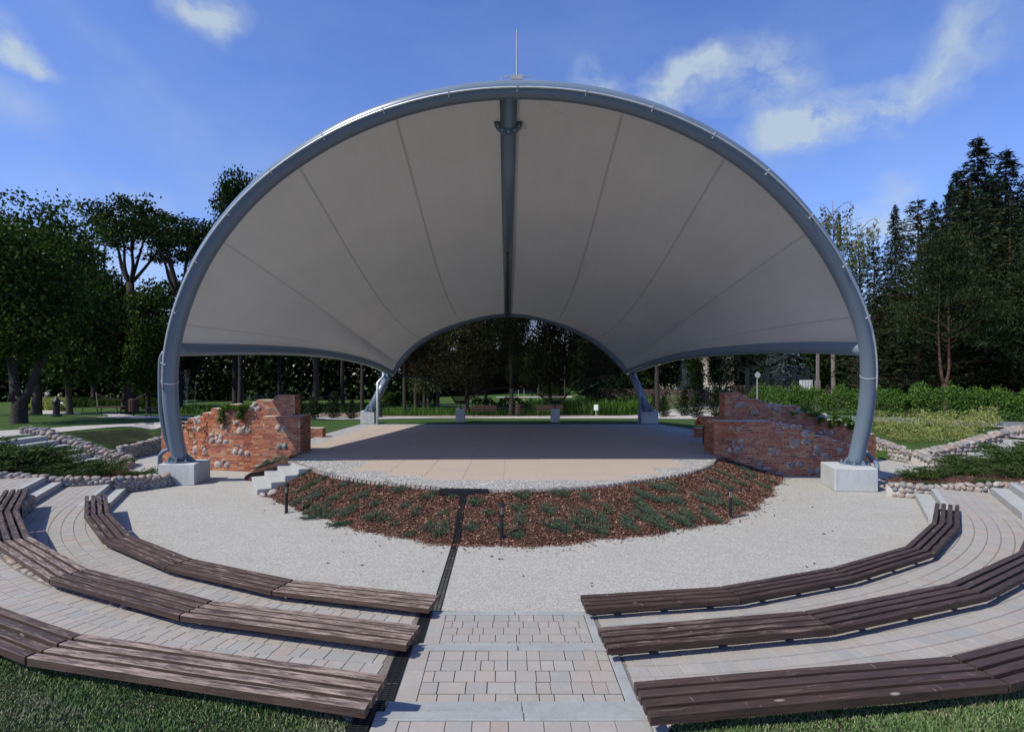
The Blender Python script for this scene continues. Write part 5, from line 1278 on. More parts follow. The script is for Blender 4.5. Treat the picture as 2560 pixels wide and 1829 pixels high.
# ---- young conifers
for (px, py, tp, wd) in [(751, 1043, 980, 'leftmost, behind the brick pier'), (782, 1048, 989, 'second from the left brick ruin'), (834, 1046, 977, 'third from the left brick ruin'), (879, 1048, 998, 'smallest, left of the left rear footing'), (1659, 1043, 988, 'right beside the right rear footing'), (1711, 1040, 970, 'second right of the rear footing'), (1741, 1045, 978, 'third right of the rear footing'), (1790, 1042, 970, 'touching the right brick ruin')]:
    p = GT(px, py); plant('yew', px, p.y, tp, 'young upright conifer on the rear lawn, '+wd, 1.15, x=p.x)
# ---- far woodland mass
wl_px = [(-500, 70), (-100, 78), (300, 88), (700, 84), (1100, 92), (1260, 112), (1290, 140), (1430, 140), (1470, 84), (1700, 72), (2000, 66), (2300, 66), (3100, 66)]
PP = []
for i in range(len(wl_px)-1):
    a, b = P3(wl_px[i][0], 940, wl_px[i][1]), P3(wl_px[i+1][0], 940, wl_px[i+1][1]); n = int((b-a).length*430)
    t = rng.uniform(0, 1, n); s = t*(b-a).length; top = 9.5+1.8*np.sin(s*.31+i)+1.2*np.sin(s*.83+2*i)+.7*np.sin(s*2.1)
    u = rng.uniform(0, 1, n)**.8; PP.append(np.stack([a.x+(b.x-a.x)*t+rng.normal(0, .3, n), a.y+(b.y-a.y)*t+rng.uniform(-1, 6, n)*(1-.3*u), -1+u*(top+1)], 1))
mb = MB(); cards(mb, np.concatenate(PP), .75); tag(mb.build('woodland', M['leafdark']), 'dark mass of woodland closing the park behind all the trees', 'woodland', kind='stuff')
# ---- hedges and shrubs
def shrub_mass(name, label, cat, pts, wd, ht, n, lsz, mat, group=None, kind=None, lump=.25):
    """pts: world (x,y) polyline"""
    PP = []
    for i in range(len(pts)-1):
        a, b = pts[i], pts[i+1]; L = math.hypot(b[0]-a[0], b[1]-a[1]); m = int(n*L); t = rng.uniform(0, 1, m); th = rng.uniform(0, PI, m); s = t*L
        f = 1+lump*np.sin(s*2.1+i)*.6+lump*np.sin(s*4.7+2*i)*.5; r = rng.uniform(.72, 1.04, m)*f
        nx_, ny_ = -(b[1]-a[1])/L, (b[0]-a[0])/L; lat = np.cos(th)*r*wd/2; z = np.abs(np.sin(th))**.7*r*ht
        x = a[0]+(b[0]-a[0])*t+nx_*lat; y = a[1]+(b[1]-a[1])*t+ny_*lat; PP.append(np.stack([x, y, h(x, y)+z*rng.uniform(.85, 1, m)+rng.normal(0, .03, m)], 1))
    mb = MB(); cards(mb, np.concatenate(PP), lsz); o = mb.build(name, mat); return tag(o, label, cat, group, kind)
def hp(L): return [tuple(GT(px, py))[:2] for px, py in L]
hl = hp([(1905, 1031), (2000, 1033), (2100, 1036), (2200, 1039), (2300, 1044), (2400, 1047), (2500, 1051), (2600, 1054), (2800, 1060)])
hl = [(x, y+.75) for x, y in hl]
for i, (a, b, w) in enumerate([(0, 2, 'left end, behind the brick ruin'), (2, 4, 'part behind the right arch leg'), (4, 6, 'part in front of the forked pine'), (6, 8, 'part at the right frame edge')]):
    shrub_mass('clipped_hedge', 'bushy green hedge along the road, '+w, 'hedge', hl[a:b+1], 2.2, [1.55, 1.45, 1.55, 1.35][i], 2600, .085, M['leafbright'], 'hedge along the road')
shrub_mass('box_hedge', 'clipped bright green rectangular hedge seen through the net', 'hedge', [tuple(P3(1357, 980, 104).xy), tuple(P3(1412, 980, 104).xy)], 1.8, 1.7, 2600, .14, M['leafbright'], lump=.02)
shrub_mass('low_hedge', 'low dark hedge behind the tree row left of the net', 'hedge', [P3(950, 980, 66).xy, P3(1085, 980, 62).xy], 2, 1.6, 700, .2, M['leaf'])
ys_ = [(2215, 1085, .55), (2250, 1078, .7), (2285, 1090, .6), (2320, 1082, .75), (2330, 1103, .5), (2365, 1092, .62), (2385, 1075, .75), (2410, 1100, .5), (2425, 1080, .6), (2450, 1070, .7), (2470, 1062, .75), (2200, 1062, .6), (2300, 1062, .65), (2355, 1066, .6), (2240, 1100, .4), (2280, 1106, .35)]
mbs = MB(); P, c = clump_pts([(0, 0, .35, .55, .55, .38)], 90, 12, .09, .4); P[:, 2] = np.abs(P[:, 2]); cards(mbs, P, .06); up = rng.uniform(-.35, .35, (220, 2)); cards(mbs, np.stack([up[:, 0], up[:, 1], rng.uniform(.6, .95, 220)], 1), .055)
ysh = mbs.build('variegated_shrub', M['leafyellow']); used = False
for i, (px, py, s) in enumerate(ys_):
    p = GT(px, py); lb = 'pale yellow green variegated shrub, %s, above the right stone wall' % ('beside the arch leg' if px < 2260 else 'mid slope' if px < 2370 else 'near the right steps')+(', back row' if py < 1080 else ', front row')
    o = ysh if not used else ysh.copy()
    if used: COL.objects.link(o)
    used = True; o.location = (p.x, p.y, p.z-.02); o.rotation_euler = (0, 0, i*1.3); o.scale = (s*1.45, s*1.2, s*1.15); tag(o, lb, 'shrub', 'variegated shrubs on the right slope')
# spreading junipers of the two beds
def spreader(Rw, Ht, nb, per, csz, up=.5, seed=0):
    PP = []; DD = []
    for i in range(nb):
        a = rng.uniform(0, 2*PI); L = Rw*rng.uniform(.45, 1.05); el_ = rng.uniform(.1, 1)*up; m = per; t = rng.uniform(.15, 1, m)
        z = Ht*(.25+el_)*np.sin(t*PI*.62)*1.0; lat = rng.normal(0, .09, m)*L; x = L*t*math.cos(a)-lat*math.sin(a); y = L*t*math.sin(a)+lat*math.cos(a)
        PP.append(np.stack([x, y, z+rng.normal(0, .03*Ht, m)], 1)); DD.append(np.stack([np.full(m, math.cos(a)), np.full(m, math.sin(a)), np.full(m, .35)], 1))
    mb = MB(); cards(mb, np.concatenate(PP), csz, 2.6, np.concatenate(DD)); return mb
jp = [spreader(1.0, .55, 90, 34, .034).build('spreading_juniper', M['juniper']), spreader(1.0, .5, 90, 34, .034).build('spreading_juniper', M['juniper'])]
ju = [False, False]; cnt = 0
def put_j(x, y, z, s, lb, grp, pr, us, cat='juniper', rzz=None, sc=None):
    k = random.randint(0, len(pr)-1); o = pr[k] if not us[k] else pr[k].copy()
    if us[k]: COL.objects.link(o)
    us[k] = True; o.location = (x, y, z); o.rotation_euler = (0, 0, random.uniform(0, 6.28) if rzz is None else rzz); o.scale = sc or (s, s, s*random.uniform(.85, 1.1)); tag(o, lb, cat, grp); return o
for poly, ins, zf, w, n_ in ((BL, inBL, zbl, 'left', 34), (BR, inBR, zbr, 'right', 32)):
    pts = []; P = np.array(poly); tries = 0
    while len(pts) < n_ and tries < 4000:
        tries += 1; x, y = rng.uniform(P[:, 0].min(), P[:, 0].max()), rng.uniform(P[:, 1].min(), P[:, 1].max())
        if ins(x, y) and all(math.hypot(x-a, y-b) > .68 for a, b in pts) and abs(x) < 18.5: pts.append((x, y))
    for x, y in pts:
        s = (.55+.08*max(0, abs(x)-10.4))*random.uniform(.85, 1.15)*1.45; front = y-(15.6-.5*(abs(x)-10)); s *= .72 if (abs(x) < 13.8 or y > 16) else 1
        if front < .15: s *= .62
        put_j(x, y, zf(x, y)-.03, s, '%s spreading juniper in the %s bark bed, %s, %s' % (('large' if s > 1.05 else 'small'), w, ('front edge' if front < .15 else 'middle' if front < 1.3 else 'by the steps'), ('nearest the footing' if abs(x) < 12.2 else 'mid bed' if abs(x) < 14.5 else 'towards the frame edge')), 'spreading junipers of the %s bed' % w, jp, ju)
# creeping junipers of the mound
cp = []
for k in range(4):
    cp.append(spreader(.32, .10, 46, 26, .014, .45).build('creeping_juniper', M['creeper']))
cu = [False]*4
A1 = [(430, 110), (420, 250), (500, 330), (540, 190), (760, 220), (900, 215), (1085, 230), (1240, 260), (1490, 320), (1700, 315), (870, 330), (1030, 380), (1290, 400), (1380, 460), (1610, 470), (1890, 370), (2000, 460), (1860, 590), (2100, 580), (2240, 650), (350, 380), (440, 400), (580, 430), (780, 460), (620, 490), (430, 510), (520, 500), (700, 570), (760, 560), (1100, 520), (1190, 560), (1000, 500), (1490, 580), (1310, 650), (1600, 620), (690, 330), (510, 280), (470, 450), (820, 420), (930, 310)]
A2 = [(300, 400), (530, 380), (600, 385), (750, 410), (270, 490), (480, 500), (290, 580), (280, 680), (510, 610), (610, 640), (700, 600), (840, 640), (740, 520), (770, 560), (850, 570), (910, 500), (1040, 560), (1060, 620), (1120, 450), (1160, 500), (1130, 550), (1140, 385), (1210, 410), (1290, 440), (1370, 430), (1400, 440), (1250, 340), (1330, 350), (1370, 320), (1240, 550), (1240, 600), (1310, 620), (1380, 560), (1440, 590), (1440, 520), (1500, 560), (1540, 410), (1600, 440), (1590, 490), (1640, 390), (1650, 560), (1820, 450), (1640, 290), (1720, 310), (1760, 340), (1700, 230), (1760, 260), (1840, 310), (1790, 170), (1840, 190), (1890, 220), (1900, 280), (1720, 460), (2010, 330), (1920, 250), (2060, 290)]
pts = [(640+a/3.444, 1150+b/3.444) for a, b in A1]+[(1200+a/2.84, 1100+b/2.84) for a, b in A2]
for px, py in pts:
    x, y, z = GM(px, py); s = random.uniform(.5, .95); rr = math.atan2(x-MC.x, MC.y-y)
    e = .05; nzx = float(mound(x+e, y)-mound(x-e, y))/(2*e); nzy = float(mound(x, y+e)-mound(x, y-e))/(2*e)
    nzx, nzy = max(-.5, min(.5, nzx)), max(-.5, min(.5, nzy))
    zone = ('by the stage steps' if px < 800 else 'left of the drain') if px < 1090 else ('between the drain and the middle lamp' if px < 1254 else (('just right of the middle lamp' if px < 1500 else 'just left of the right lamp') if px < 1790 else 'at the right tip of the mound'))
    zv = 'at the foot of' if z < .15 else ('halfway up' if z < .38 else 'near the top of')
    o = put_j(x, y, z+.01, s, '%s creeping juniper %s the mound, %s' % ('larger' if s > .72 else 'small', zv, zone), 'creeping junipers on the mulch mound', cp, cu, 'juniper')
    q = Vector((0, 0, 1)).rotation_difference(Vector((-nzx, -nzy, 1)).normalized()); o.rotation_mode = 'QUATERNION'
    from mathutils import Quaternion
    o.rotation_quaternion = q @ Quaternion((0, 0, 1), rr) ; o.scale = (s*random.uniform(.75, 1.0), s*random.uniform(1.1, 1.7), s)
# pocket junipers by the steps
for (x, y, z) in ((-6.75, 17.35, .6), (-7.5, 17.0, .38), (8.2, 21.8, .6), (8.0, 22.4, .6), (-7.25, 17.2, .45)):
    put_j(x, y, z, 1.2, 'dark creeping shrub tucked against the %s brick ruin beside the stage' % ('left' if x < 0 else 'right'), 'creeping junipers on the mulch mound', cp, cu, 'juniper')
# creepers on walls
def creeper(name, label, pxs, yb, n, lsz, mat, sprd=.11, dy=-.06):
    PP = []
    for (px, py, rx, rz) in pxs:
        d = 18.3
        for _ in range(6): x = (px-1280)/FPX*d; d = yb(x)
        z = CAMZ+(HOR-py)/FPX*d; m = int(n*rx*rz/100); PP.append(np.stack([x+rng.normal(0, rx*.5*d/FPX, m), d+dy+rng.uniform(-.16, .06, m), z+rng.normal(0, rz*.5*d/FPX, m)], 1))
    mb = MB(); cards(mb, np.concatenate(PP), lsz); return tag(mb.build(name, mat), label, 'climbing plant')
creeper('wall_creeper', 'leafy creeper spilling over the left brick ruin in two hanging tongues', [(*z3(830, 600), 8, 10), (*z3(820, 680), 7, 12), (*z3(940, 540), 22, 5), (*z3(1050, 590), 9, 16), (*z3(1090, 540), 12, 8), (*z3(1030, 650), 6, 8), (*z3(890, 550), 14, 5)], ybl, 150, .075, M['leafbright'])
creeper('wall_creeper', 'thin reddish creeper on the low left part of the left ruin', [(*z3(460, 720), 8, 6), (*z3(470, 810), 7, 10), (*z3(490, 880), 4, 7), (*z3(600, 800), 6, 5), (*z3(400, 780), 6, 4), (*z3(870, 750), 3, 10)], ybl, 60, .06, M['leaf'])
creeper('wall_creeper', 'bright creeper covering the top of the right brick ruin beside the arch leg', [(*z6(1350, 540), 14, 5), (*z6(1450, 590), 16, 6), (*z6(1520, 650), 8, 9), (*z6(1680, 620), 16, 8), (*z6(1640, 700), 7, 8), (*z6(1800, 650), 14, 9), (*z6(1860, 720), 14, 8), (*z6(1220, 580), 4, 5), (*z6(1720, 680), 12, 6)], ybr, 150, .08, M['leafbright'])
# irises / perennials
def tallgrass(name, label, px0, px1, y0, y1, n, hmin, hmax, wd, mat):
    pxx = rng.uniform(px0, px1, n); yy = rng.uniform(y0, y1, n); x = (pxx-1280)/FPX*yy; z = h(x, yy); clump = np.sin(x*3.1)*np.sin(yy*2.7+x)
    hh = rng.uniform(hmin, hmax, n)*(1+.25*clump); a = rng.uniform(0, PI, n); ln = rng.normal(0, .16, (n, 2))*hh[:, None]; dx, dy = np.cos(a)*wd, np.sin(a)*wd
    b = np.stack([x, yy, z-.03], 1); Q = np.stack([b-np.stack([dx, dy, 0*x], 1), b+np.stack([dx, dy, 0*x], 1), b+np.stack([ln[:, 0]+dx*.4, ln[:, 1]+dy*.4, hh], 1), b+np.stack([ln[:, 0]-dx*.4, ln[:, 1]-dy*.4, hh*.97], 1)], 1)
    mb = MB(); mb.quads(Q); return tag(mb.build(name, mat), label, 'perennial bed', kind='stuff')
tallgrass('iris_bed', 'bed of iris leaves behind the left park bench', 940, 1345, 44.5, 50, 5000, .35, .7, .022, M['leafbright'])
tallgrass('iris_bed', 'tall bright green perennial bed right of the net anchors', 1330, 1620, 45, 53, 16000, .6, 1.25, .025, M['leafbright'])
tallgrass('reed_bed', 'tall grasses on the lawn behind the left brick ruin', 430, 760, 44, 56, 9000, .5, 1.0, .035, M['leafbright'])
tallgrass('pale_flowers', 'pale flowering ground cover in front of the dark wood', 430, 760, 57, 62, 6000, .3, .6, .05, M['leafpale'])
tallgrass('meadow_strip', 'yellowish green planting along the wood edge left of centre', 640, 960, 58, 66, 6000, .3, .7, .05, M['leafbright'])
tallgrass('yellow_bed', 'yellow green foliage bed beside the winding path on the left', 62, 160, 60, 74, 7000, .5, 1.0, .06, M['leafyellow'])
tallgrass('dim_planting', 'dim planting in front of the wood on the far left', 150, 440, 66, 76, 7000, .4, 1.0, .05, M['leaf'])
shrub_mass('flowering_bush', 'white flowering bush behind the perennial bed', 'bush', [P3(1490, 980, 52).xy, P3(1535, 980, 52).xy], 1.5, 1.5, 900, .09, M['leafpale'])
shrub_mass('flowering_bush', 'pale flowering bush between the young conifers', 'bush', [P3(1665, 1010, 44).xy, P3(1705, 1010, 44).xy], 1.5, 1.3, 900, .08, M['leafpale'])
shrub_mass('dark_bush', 'dark bushes along the wooden fence', 'bush', [P3(1560, 980, 55).xy, P3(1760, 980, 52).xy], 1.5, 1.8, 350, .2, M['leafdark'])
shrub_mass('dark_bush', 'dark bush line behind the iris bed', 'bush', [P3(1180, 980, 53).xy, P3(1330, 980, 53).xy], 2, 1.3, 350, .18, M['leafdark'])
# ================================================================== FAR FURNITURE
def px_thing(px, py): return GT(px, py)
# park benches with backrest
pb = thing('park_bench', 'dark slatted park bench left of the litter bin behind the stage', 'bench', group='park benches behind the stage')
for nm, sl in (('seat', [(-.12, .44), (0, .45), (.12, .44)]), ('backrest', [(.22, .58), (.25, .70), (.28, .82)])):
    mb = MB()
    for y, z in sl: mb.box((0, y, z), (2.0, .10, .035) if nm == 'seat' else (2.0, .03, .085))
    mb.build(nm, M['darkwood'], pb)
for x in (-.72, .72):
    mb = MB(); mb.tube([(x, -.18, 0), (x, -.14, .42), (x, .18, .42), (x, .32, .86)], .025, 6); mb.tube([(x, .3, 0), (x, .16, .42)], .025, 6); mb.build('leg', M['blackpaint'], pb)
p = GT(1208, 1042); pb.location = p; pb.rotation_euler = (0, 0, 0)
p = GT(1374, 1042); dup(pb, p, 0, label='dark slatted park bench partly hidden by the right net block')
def bin_(name, label, px, py, s=1):
    p = GT(px, py); t = thing(name, label, 'litter bin', p); mb = MB(); mb.lathe([(.20, .22), (.21, .25), (.21, .85), (.19, .88)], n=14)
    for i in range(14): a = 2*PI*i/14; mb.box((.22*math.cos(a), .22*math.sin(a), .55), (.03, .07, .62), a)
    mb.build('bin_body', M['darkwood'], t); mb = MB(); mb.tube([(0, 0, 0), (0, 0, .3)], .04, 8); mb.lathe([(.13, 0), (.13, .02)], n=12); mb.build('post', M['blackpaint'], t); t.scale = (s,)*3
bin_('litter_bin', 'dark brown litter bin between the two park benches', 1296, 1042); bin_('litter_bin', 'dark litter bin on a post beside the path on the far left lawn', 334, 1039, 1.0)
# backless benches
bb = thing('backless_bench', 'x', 'bench', group='backless benches on the left lawn'); mb = MB()
for y in (-.16, 0, .16): mb.box((0, y, .44), (1.5, .13, .05))
mb.build('seat', M['darkwood'], bb)
for x in (-.5, .5):
    mb = MB(); mb.tube(catmull([(x, -.22, 0), (x, -.14, .2), (x, -.2, .41), (x, .2, .41), (x, .14, .2), (x, .22, 0)], 3), .022, 6); mb.build('leg', M['blackpaint'], bb)
first = True
for (px, py, rz, w) in [(192, 1029, .5, 'beside the winding path right of the pump'), (273, 1037, .1, 'nearest one left of the litter bin'), (398, 1041, .1, 'right next to the left arch leg'), (182, 1005, .2, 'farther one at the path end'), (218, 1006, 1.0, 'small far one end-on at the path end')]:
    p = GT(px, py); lb = 'dark backless bench '+w
    if first: bb.location = p; bb.rotation_euler = (0, 0, rz); bb['label'] = lb; first = False
    else: dup(bb, p, rz, label=lb)
# pump
p = GT(141, 1041); t = thing('water_pump', 'dark green cast iron garden pump beside the winding path', 'pump', p)
mb = MB(); mb.lathe([(.22, 0), (.22, .08), (.15, .12), (.14, .62), (.19, .66), (.19, .76), (.15, .84), (.08, .93), (.03, 1.0), (.001, 1.02)], n=16); mb.build('pump_body', M['blackpaint'], t, smooth=False)
mb = MB(); mb.tube([(.1, 0, .7), (.34, 0, .68), (.36, 0, .58)], .035, 8); mb.build('spout', M['galv'], t)
# hammocks
def hammock(name, label, a, b, h_, sag, wdt, group=None):
    a, b = GT(*a), GT(*b); t = thing(name, label, 'hammock', a, group=group)
    for q, o in ((a, -.25), (b, .25)):
        mb = MB(); mb.tube([(q-a)+Vector((0, 0, -.1)), (q-a)+Vector((o, 0, h_))], [.085, .07], 8); mb.build('post', M['greywood'], t)
    s0 = Vector((-.25, 0, h_-.1)); s1 = (b-a)+Vector((.25, 0, h_-.1)); mb = MB(); n = 22
    lines = []
    for e in (-1, -.6, -.2, .2, .6, 1):
        L = []
        for i in range(n+1):
            u = i/n; p = s0.lerp(s1, u); w_ = wdt*math.sin(u*PI)**.6*e; L.append(p+Vector((0, w_, -sag*4*u*(1-u)+abs(e)*.10*math.sin(u*PI))))
        mb.tube(L, .014 if abs(e) < 1 else .03, 4, cap=False); lines.append(L)
    for i in range(3, n-2):
        mb.tube([l[i] for l in lines], .012, 4, cap=False)
    mb.build('net_bed', M['rope'], t); return t, (s0+a).lerp(s1+a, .5)+Vector((0, 0, -sag))
ht, _ = hammock('net_hammock', 'sagging rope net strung between grey log posts on the left lawn', (246, 1021), (366, 1016), 1.9, 1.05, .8, 'net hammocks')
h2, hm = hammock('net_hammock', 'rope hammock with a person in it behind the left brick ruin', (610, 1027), (684, 1020), 1.9, .62, .5, 'net hammocks')
hammock('net_hammock', 'empty hammock on grey posts between the young conifers', (787, 1026), (822, 1024), 1.8, .35, .4, 'net hammocks')
def skel(name, V, E, Rr, mat, parent, sub=1):
    me = bpy.data.meshes.new(name); me.from_pydata(V, E, []); o = bpy.data.objects.new(name, me); COL.objects.link(o); o.parent = parent
    md = o.modifiers.new('skin', 'SKIN'); sv = me.skin_vertices[0].data if me.skin_vertices else None
    if sv is None:
        bm = bmesh.new(); bm.from_mesh(me); bm.verts.layers.skin.verify(); bm.to_mesh(me); bm.free(); sv = me.skin_vertices[0].data
    for i, r in enumerate(Rr): sv[i].radius = (r, r)
    sv[0].use_root = True; o.modifiers.new('sub', 'SUBSURF').levels = sub; o.modifiers['sub'].render_levels = sub; me.materials.append(mat); return o
def person(label, loc, rz, J, top, legs, scale=1, hair='hair'):
    """J: dict joint -> pos"""
    t = thing('person', label, 'person', loc, rz); t.scale = (scale,)*3
    names = ['pelvis', 'waist', 'chest', 'neck', 'head', 'crown', 'shL', 'elL', 'haL', 'shR', 'elR', 'haR', 'hiL', 'knL', 'anL', 'toL', 'hiR', 'knR', 'anR', 'toR']
    E = [(0, 1), (1, 2), (2, 3), (3, 4), (4, 5), (2, 6), (6, 7), (7, 8), (2, 9), (9, 10), (10, 11), (0, 12), (12, 13), (13, 14), (14, 15), (0, 16), (16, 17), (17, 18), (18, 19)]
    Rr = [.12, .115, .13, .055, .095, .07, .06, .042, .035, .06, .042, .035, .085, .06, .042, .035, .085, .06, .042, .035]
    V = [J[n] for n in names]; skel('body', V, E, Rr, M['skin'], t)
    i1 = [0, 1, 2, 6, 7, 9, 10]; mp = {v: i for i, v in enumerate(i1)}; skel('shirt', [V[i] for i in i1], [(mp[a], mp[b]) for a, b in E if a in mp and b in mp], [Rr[i]+.022 for i in i1], M[top], t)
    i2 = [0, 12, 13, 16, 17]+([14, 18] if legs != 'short' else []); mp = {v: i for i, v in enumerate(i2)}; skel('trousers', [V[i] for i in i2], [(mp[a], mp[b]) for a, b in E if a in mp and b in mp], [Rr[i]+.02 for i in i2], M['cloth_dark'], t)
    hd = Vector(J['crown']); mb = MB(); mb.add(IV*np.array([.098, .105, .085])+np.array(hd+Vector((0, .02, .02))), IF); mb.build('hair', M[hair], t, smooth=True); return t
stand = dict(pelvis=(0, 0, .95), waist=(0, 0, 1.1), chest=(0, 0, 1.32), neck=(0, 0, 1.5), head=(0, -.02, 1.6), crown=(0, -.01, 1.68), shL=(-.19, 0, 1.4), elL=(-.25, .02, 1.14), haL=(-.24, -.06, .9), shR=(.19, 0, 1.4), elR=(.25, .02, 1.14), haR=(.24, -.06, .9), hiL=(-.1, 0, .9), knL=(-.11, -.03, .5), anL=(-.11, .02, .08), toL=(-.12, -.14, .04), hiR=(.1, 0, .9), knR=(.12, -.08, .5), anR=(.12, .03, .08), toR=(.13, -.13, .04))
person('person in a white shirt standing far off on the left by the wood', GT(118, 1006), .4, stand, 'cloth_white', 'long')
bend = dict(stand, waist=(-.02, 0, 1.08), chest=(.12, 0, 1.3), neck=(.27, 0, 1.42), head=(.38, 0, 1.46), crown=(.45, 0, 1.5), shL=(.12, -.18, 1.34), elL=(.28, -.2, 1.1), haL=(.42, -.12, .98), shR=(.12, .18, 1.34), elR=(.28, .2, 1.1), haR=(.42, .12, .98))
person('person in a tan top leaning forward beside the yellow bed on the left', GT(147, 1010), .0, bend, 'cloth_tan', 'short')
rec = dict(pelvis=(0, 0, 0), waist=(.12, 0, .06), chest=(.3, 0, .2), neck=(.42, 0, .36), head=(.47, 0, .48), crown=(.49, 0, .56), shL=(.3, -.2, .24), elL=(.18, -.28, .08), haL=(.02, -.2, .12), shR=(.3, .2, .24), elR=(.18, .28, .08), haR=(.02, .2, .12), hiL=(-.08, -.1, .02), knL=(-.45, -.12, .16), anL=(-.85, -.1, .08), toL=(-.92, -.1, .2), hiR=(-.08, .1, .02), knR=(-.45, .12, .12), anR=(-.85, .1, .08), toR=(-.92, .1, .2))
person('person in dark clothes reclining in the hammock behind the left ruin', hm+Vector((.35, 0, .14)), 0, rec, 'cloth_dark', 'long')
# fountain jets
p = P3(466, 990, 62); t = thing('fountain', 'thin white water jets rising in front of the dark wood', 'fountain', (p.x, p.y, float(h(p.x, p.y))))
for (dx, hh, r, tilt) in ((0, 4.4, .14, 0), (.9, 3.0, .05, .15), (-.9, 3.6, .05, -.5)):
    mb = MB(); n = int(900*r/.1); u = rng.uniform(0, 1, n); C_ = np.stack([dx+tilt*u+rng.normal(0, 1, n)*r*(.4+u), rng.normal(0, 1, n)*r*(.4+u), u*hh], 1); cards(mb, C_, .06); mb.build('water_jet', M['water'], t)
# lamp post behind the left rear strut
p = GT(951, 1044); t = thing('lamp_post', 'slim dark lamp post beside the left rear downpipe', 'lamp post', p)
mb = MB(); mb.lathe([(.16, 0), (.16, .1), (.11, .14), (.10, 1.0), (.06, 1.05), (.05, 4.6)], n=10); mb.build('post', M['blackpaint'], t); mb = MB(); mb.lathe([(.08, 4.6), (.2, 4.9), (.2, 5.0), (.05, 5.15)], n=10); mb.build('lantern', M['blackpaint'], t)
# info sign on the lawn
p = GT(1490, 1045); t = thing('lawn_sign', 'small white notice board on a post on the lawn right of the stage', 'sign', p)
mb = MB(); mb.box((0, 0, .72), (.28, .03, .38)); mb.build('board', M['white'], t); mb = MB(); mb.box((0, .03, .36), (.04, .04, .72)); mb.build('post', M['galv'], t)
# goal posts / field poles
for (px, tp, d, r, lb) in [(1347, 893, 85, .09, 'tall pale pole on the playing field seen through the net'), (1412, 900, 82, .1, 'tall pale pole right of the box hedge')]:
    x = (px-1280)/FPX*d; z0 = float(h(x, d)); mb = MB(); mb.tube([(0, 0, 0), (0, 0, top_h(px, tp, d)-z0)], [r, r*.7], 8); mb.box((0, 0, top_h(px, tp, d)-z0), (.8, .2, .12)); tag(mb.build('field_pole', M['greywood'], loc=(x, d, z0)), lb, 'pole', 'poles on the playing field')
for px in (1296, 1310, 1344):
    x = (px-1280)/FPX*80; z0 = float(h(x, 80)); mb = MB()
    for i in range(6): mb.tube([(0, 0, i*.3), (0, 0, i*.3+.16)], .035, 6)
    tag(mb.build('marker_post', M['white'], loc=(x, 80, z0)), 'short white banded post on the playing field', 'post', 'banded posts on the field')
V = [tuple(P3(px, 940, d).xy) for px, d in ((1240, 86), (1430, 86), (1430, 90), (1240, 90))]
mb = MB(); mb.add([(x, y, float(h(x, y))+.05) for x, y in V], [(0, 1, 2, 3)]); struct(mb.build('path', M['path']))
# fences right
def board_fence(name, label, pa, pb_, ht, bw=.14, gap=.02, mat='fencewood', rails=True):
    a, b = Vector(pa), Vector(pb_); L = (b-a).length; d = (b-a).normalized(); ang = math.atan2(d.y, d.x); t = thing(name, label, 'fence', (a.x, a.y, float(h(a.x, a.y))))
    mb = MB(); s = 0
    while s < L: p = d*s; mb.box((p.x, p.y, ht/2), (bw, .025, ht+random.uniform(-.04, .04)), ang); s += bw+gap
    mb.build('boards', M[mat], t)
    mb = MB(); s = 0
    for z in (.4, ht-.3): mb.box((d.x*L/2, d.y*L/2+.05, z), (L, .05, .09), ang)
    while s < L: p = d*s; mb.box((p.x, p.y+.08, ht/2), (.1, .1, ht+.1), ang); s += 2.4
    mb.build('fence_frame', M[mat], t)
F2 = lambda px, d: (P3(px, 940, d).x, P3(px, 940, d).y)
board_fence('board_fence', 'dark vertical board fence behind the perennial bed', F2(1495, 56), F2(1830, 50), 2.1)
board_fence('board_fence', 'reddish brown board fence behind the hedge left of the striped board', F2(1835, 46), F2(2000, 44), 1.9)
board_fence('board_fence', 'low dark board fence behind the hedge right of the arch leg', F2(2060, 46), F2(2560, 42), 1.5)
board_fence('iron_fence', 'tall black iron railing beside the round sign', F2(1868, 42), F2(2040, 40), 2.7, .03, .09, 'blackpaint')
for px in (1868, 1918, 1985, 2018):
    x, y = F2(px, 41.5-(px-1868)/100); mb = MB(); mb.box((0, 0, 1.5), (.22, .22, 3.0)); mb.box((0, 0, 3.03), (.28, .28, .06)); tag(mb.build('gate_post', M['blackpaint'], loc=(x, y, float(h(x, y)))), 'square dark railing post '+{1868: 'left of the round sign', 1918: 'right of the round sign', 1985: 'left of the striped board', 2018: 'behind the striped board'}[px], 'post', 'railing posts')
# round sign
p = P3(1893, 1000, 32); z0 = float(h(p.x, p.y)); t = thing('round_sign', 'grey back of a round traffic sign on a pole behind the right ruin', 'traffic sign', (p.x, p.y, z0)); zt_ = top_h(1893, 937, 32)-z0
mb = MB(); mb.tube([(0, 0, 0), (0, 0, zt_+.2)], .03, 8); mb.build('post', M['mast'], t)
mb = MB(); n = 24; mb.add([(.155*math.cos(2*PI*i/n), y, zt_+.17*math.sin(2*PI*i/n)) for y in (-.04, -.055) for i in range(n)], [tuple(range(n)), tuple(range(2*n-1, n-1, -1))]+[(i, (i+1) % n, n+(i+1) % n, n+i) for i in range(n)]); mb.build('sign_disc', M['mast'], t)
# striped board
p = P3(2015, 962, 38); z0 = float(h(p.x, p.y)); t = thing('striped_board', 'white board with thin vertical stripes in front of the iron railing', 'board', (p.x, p.y, z0)); zc = p.z-z0
mb = MB(); mb.box((0, 0, zc), (.84, .05, .66)); mb.build('panel', M['white'], t); mb = MB()
for i in range(8): mb.box((-.36+i*.103, -.028, zc), (.03, .012, .64))
mb.build('stripes', M['glassdark'], t); mb = MB(); mb.box((-.3, .05, (zc)/2), (.06, .05, zc)); mb.box((.3, .05, zc/2), (.06, .05, zc)); mb.build('post', M['fencewood'], t)
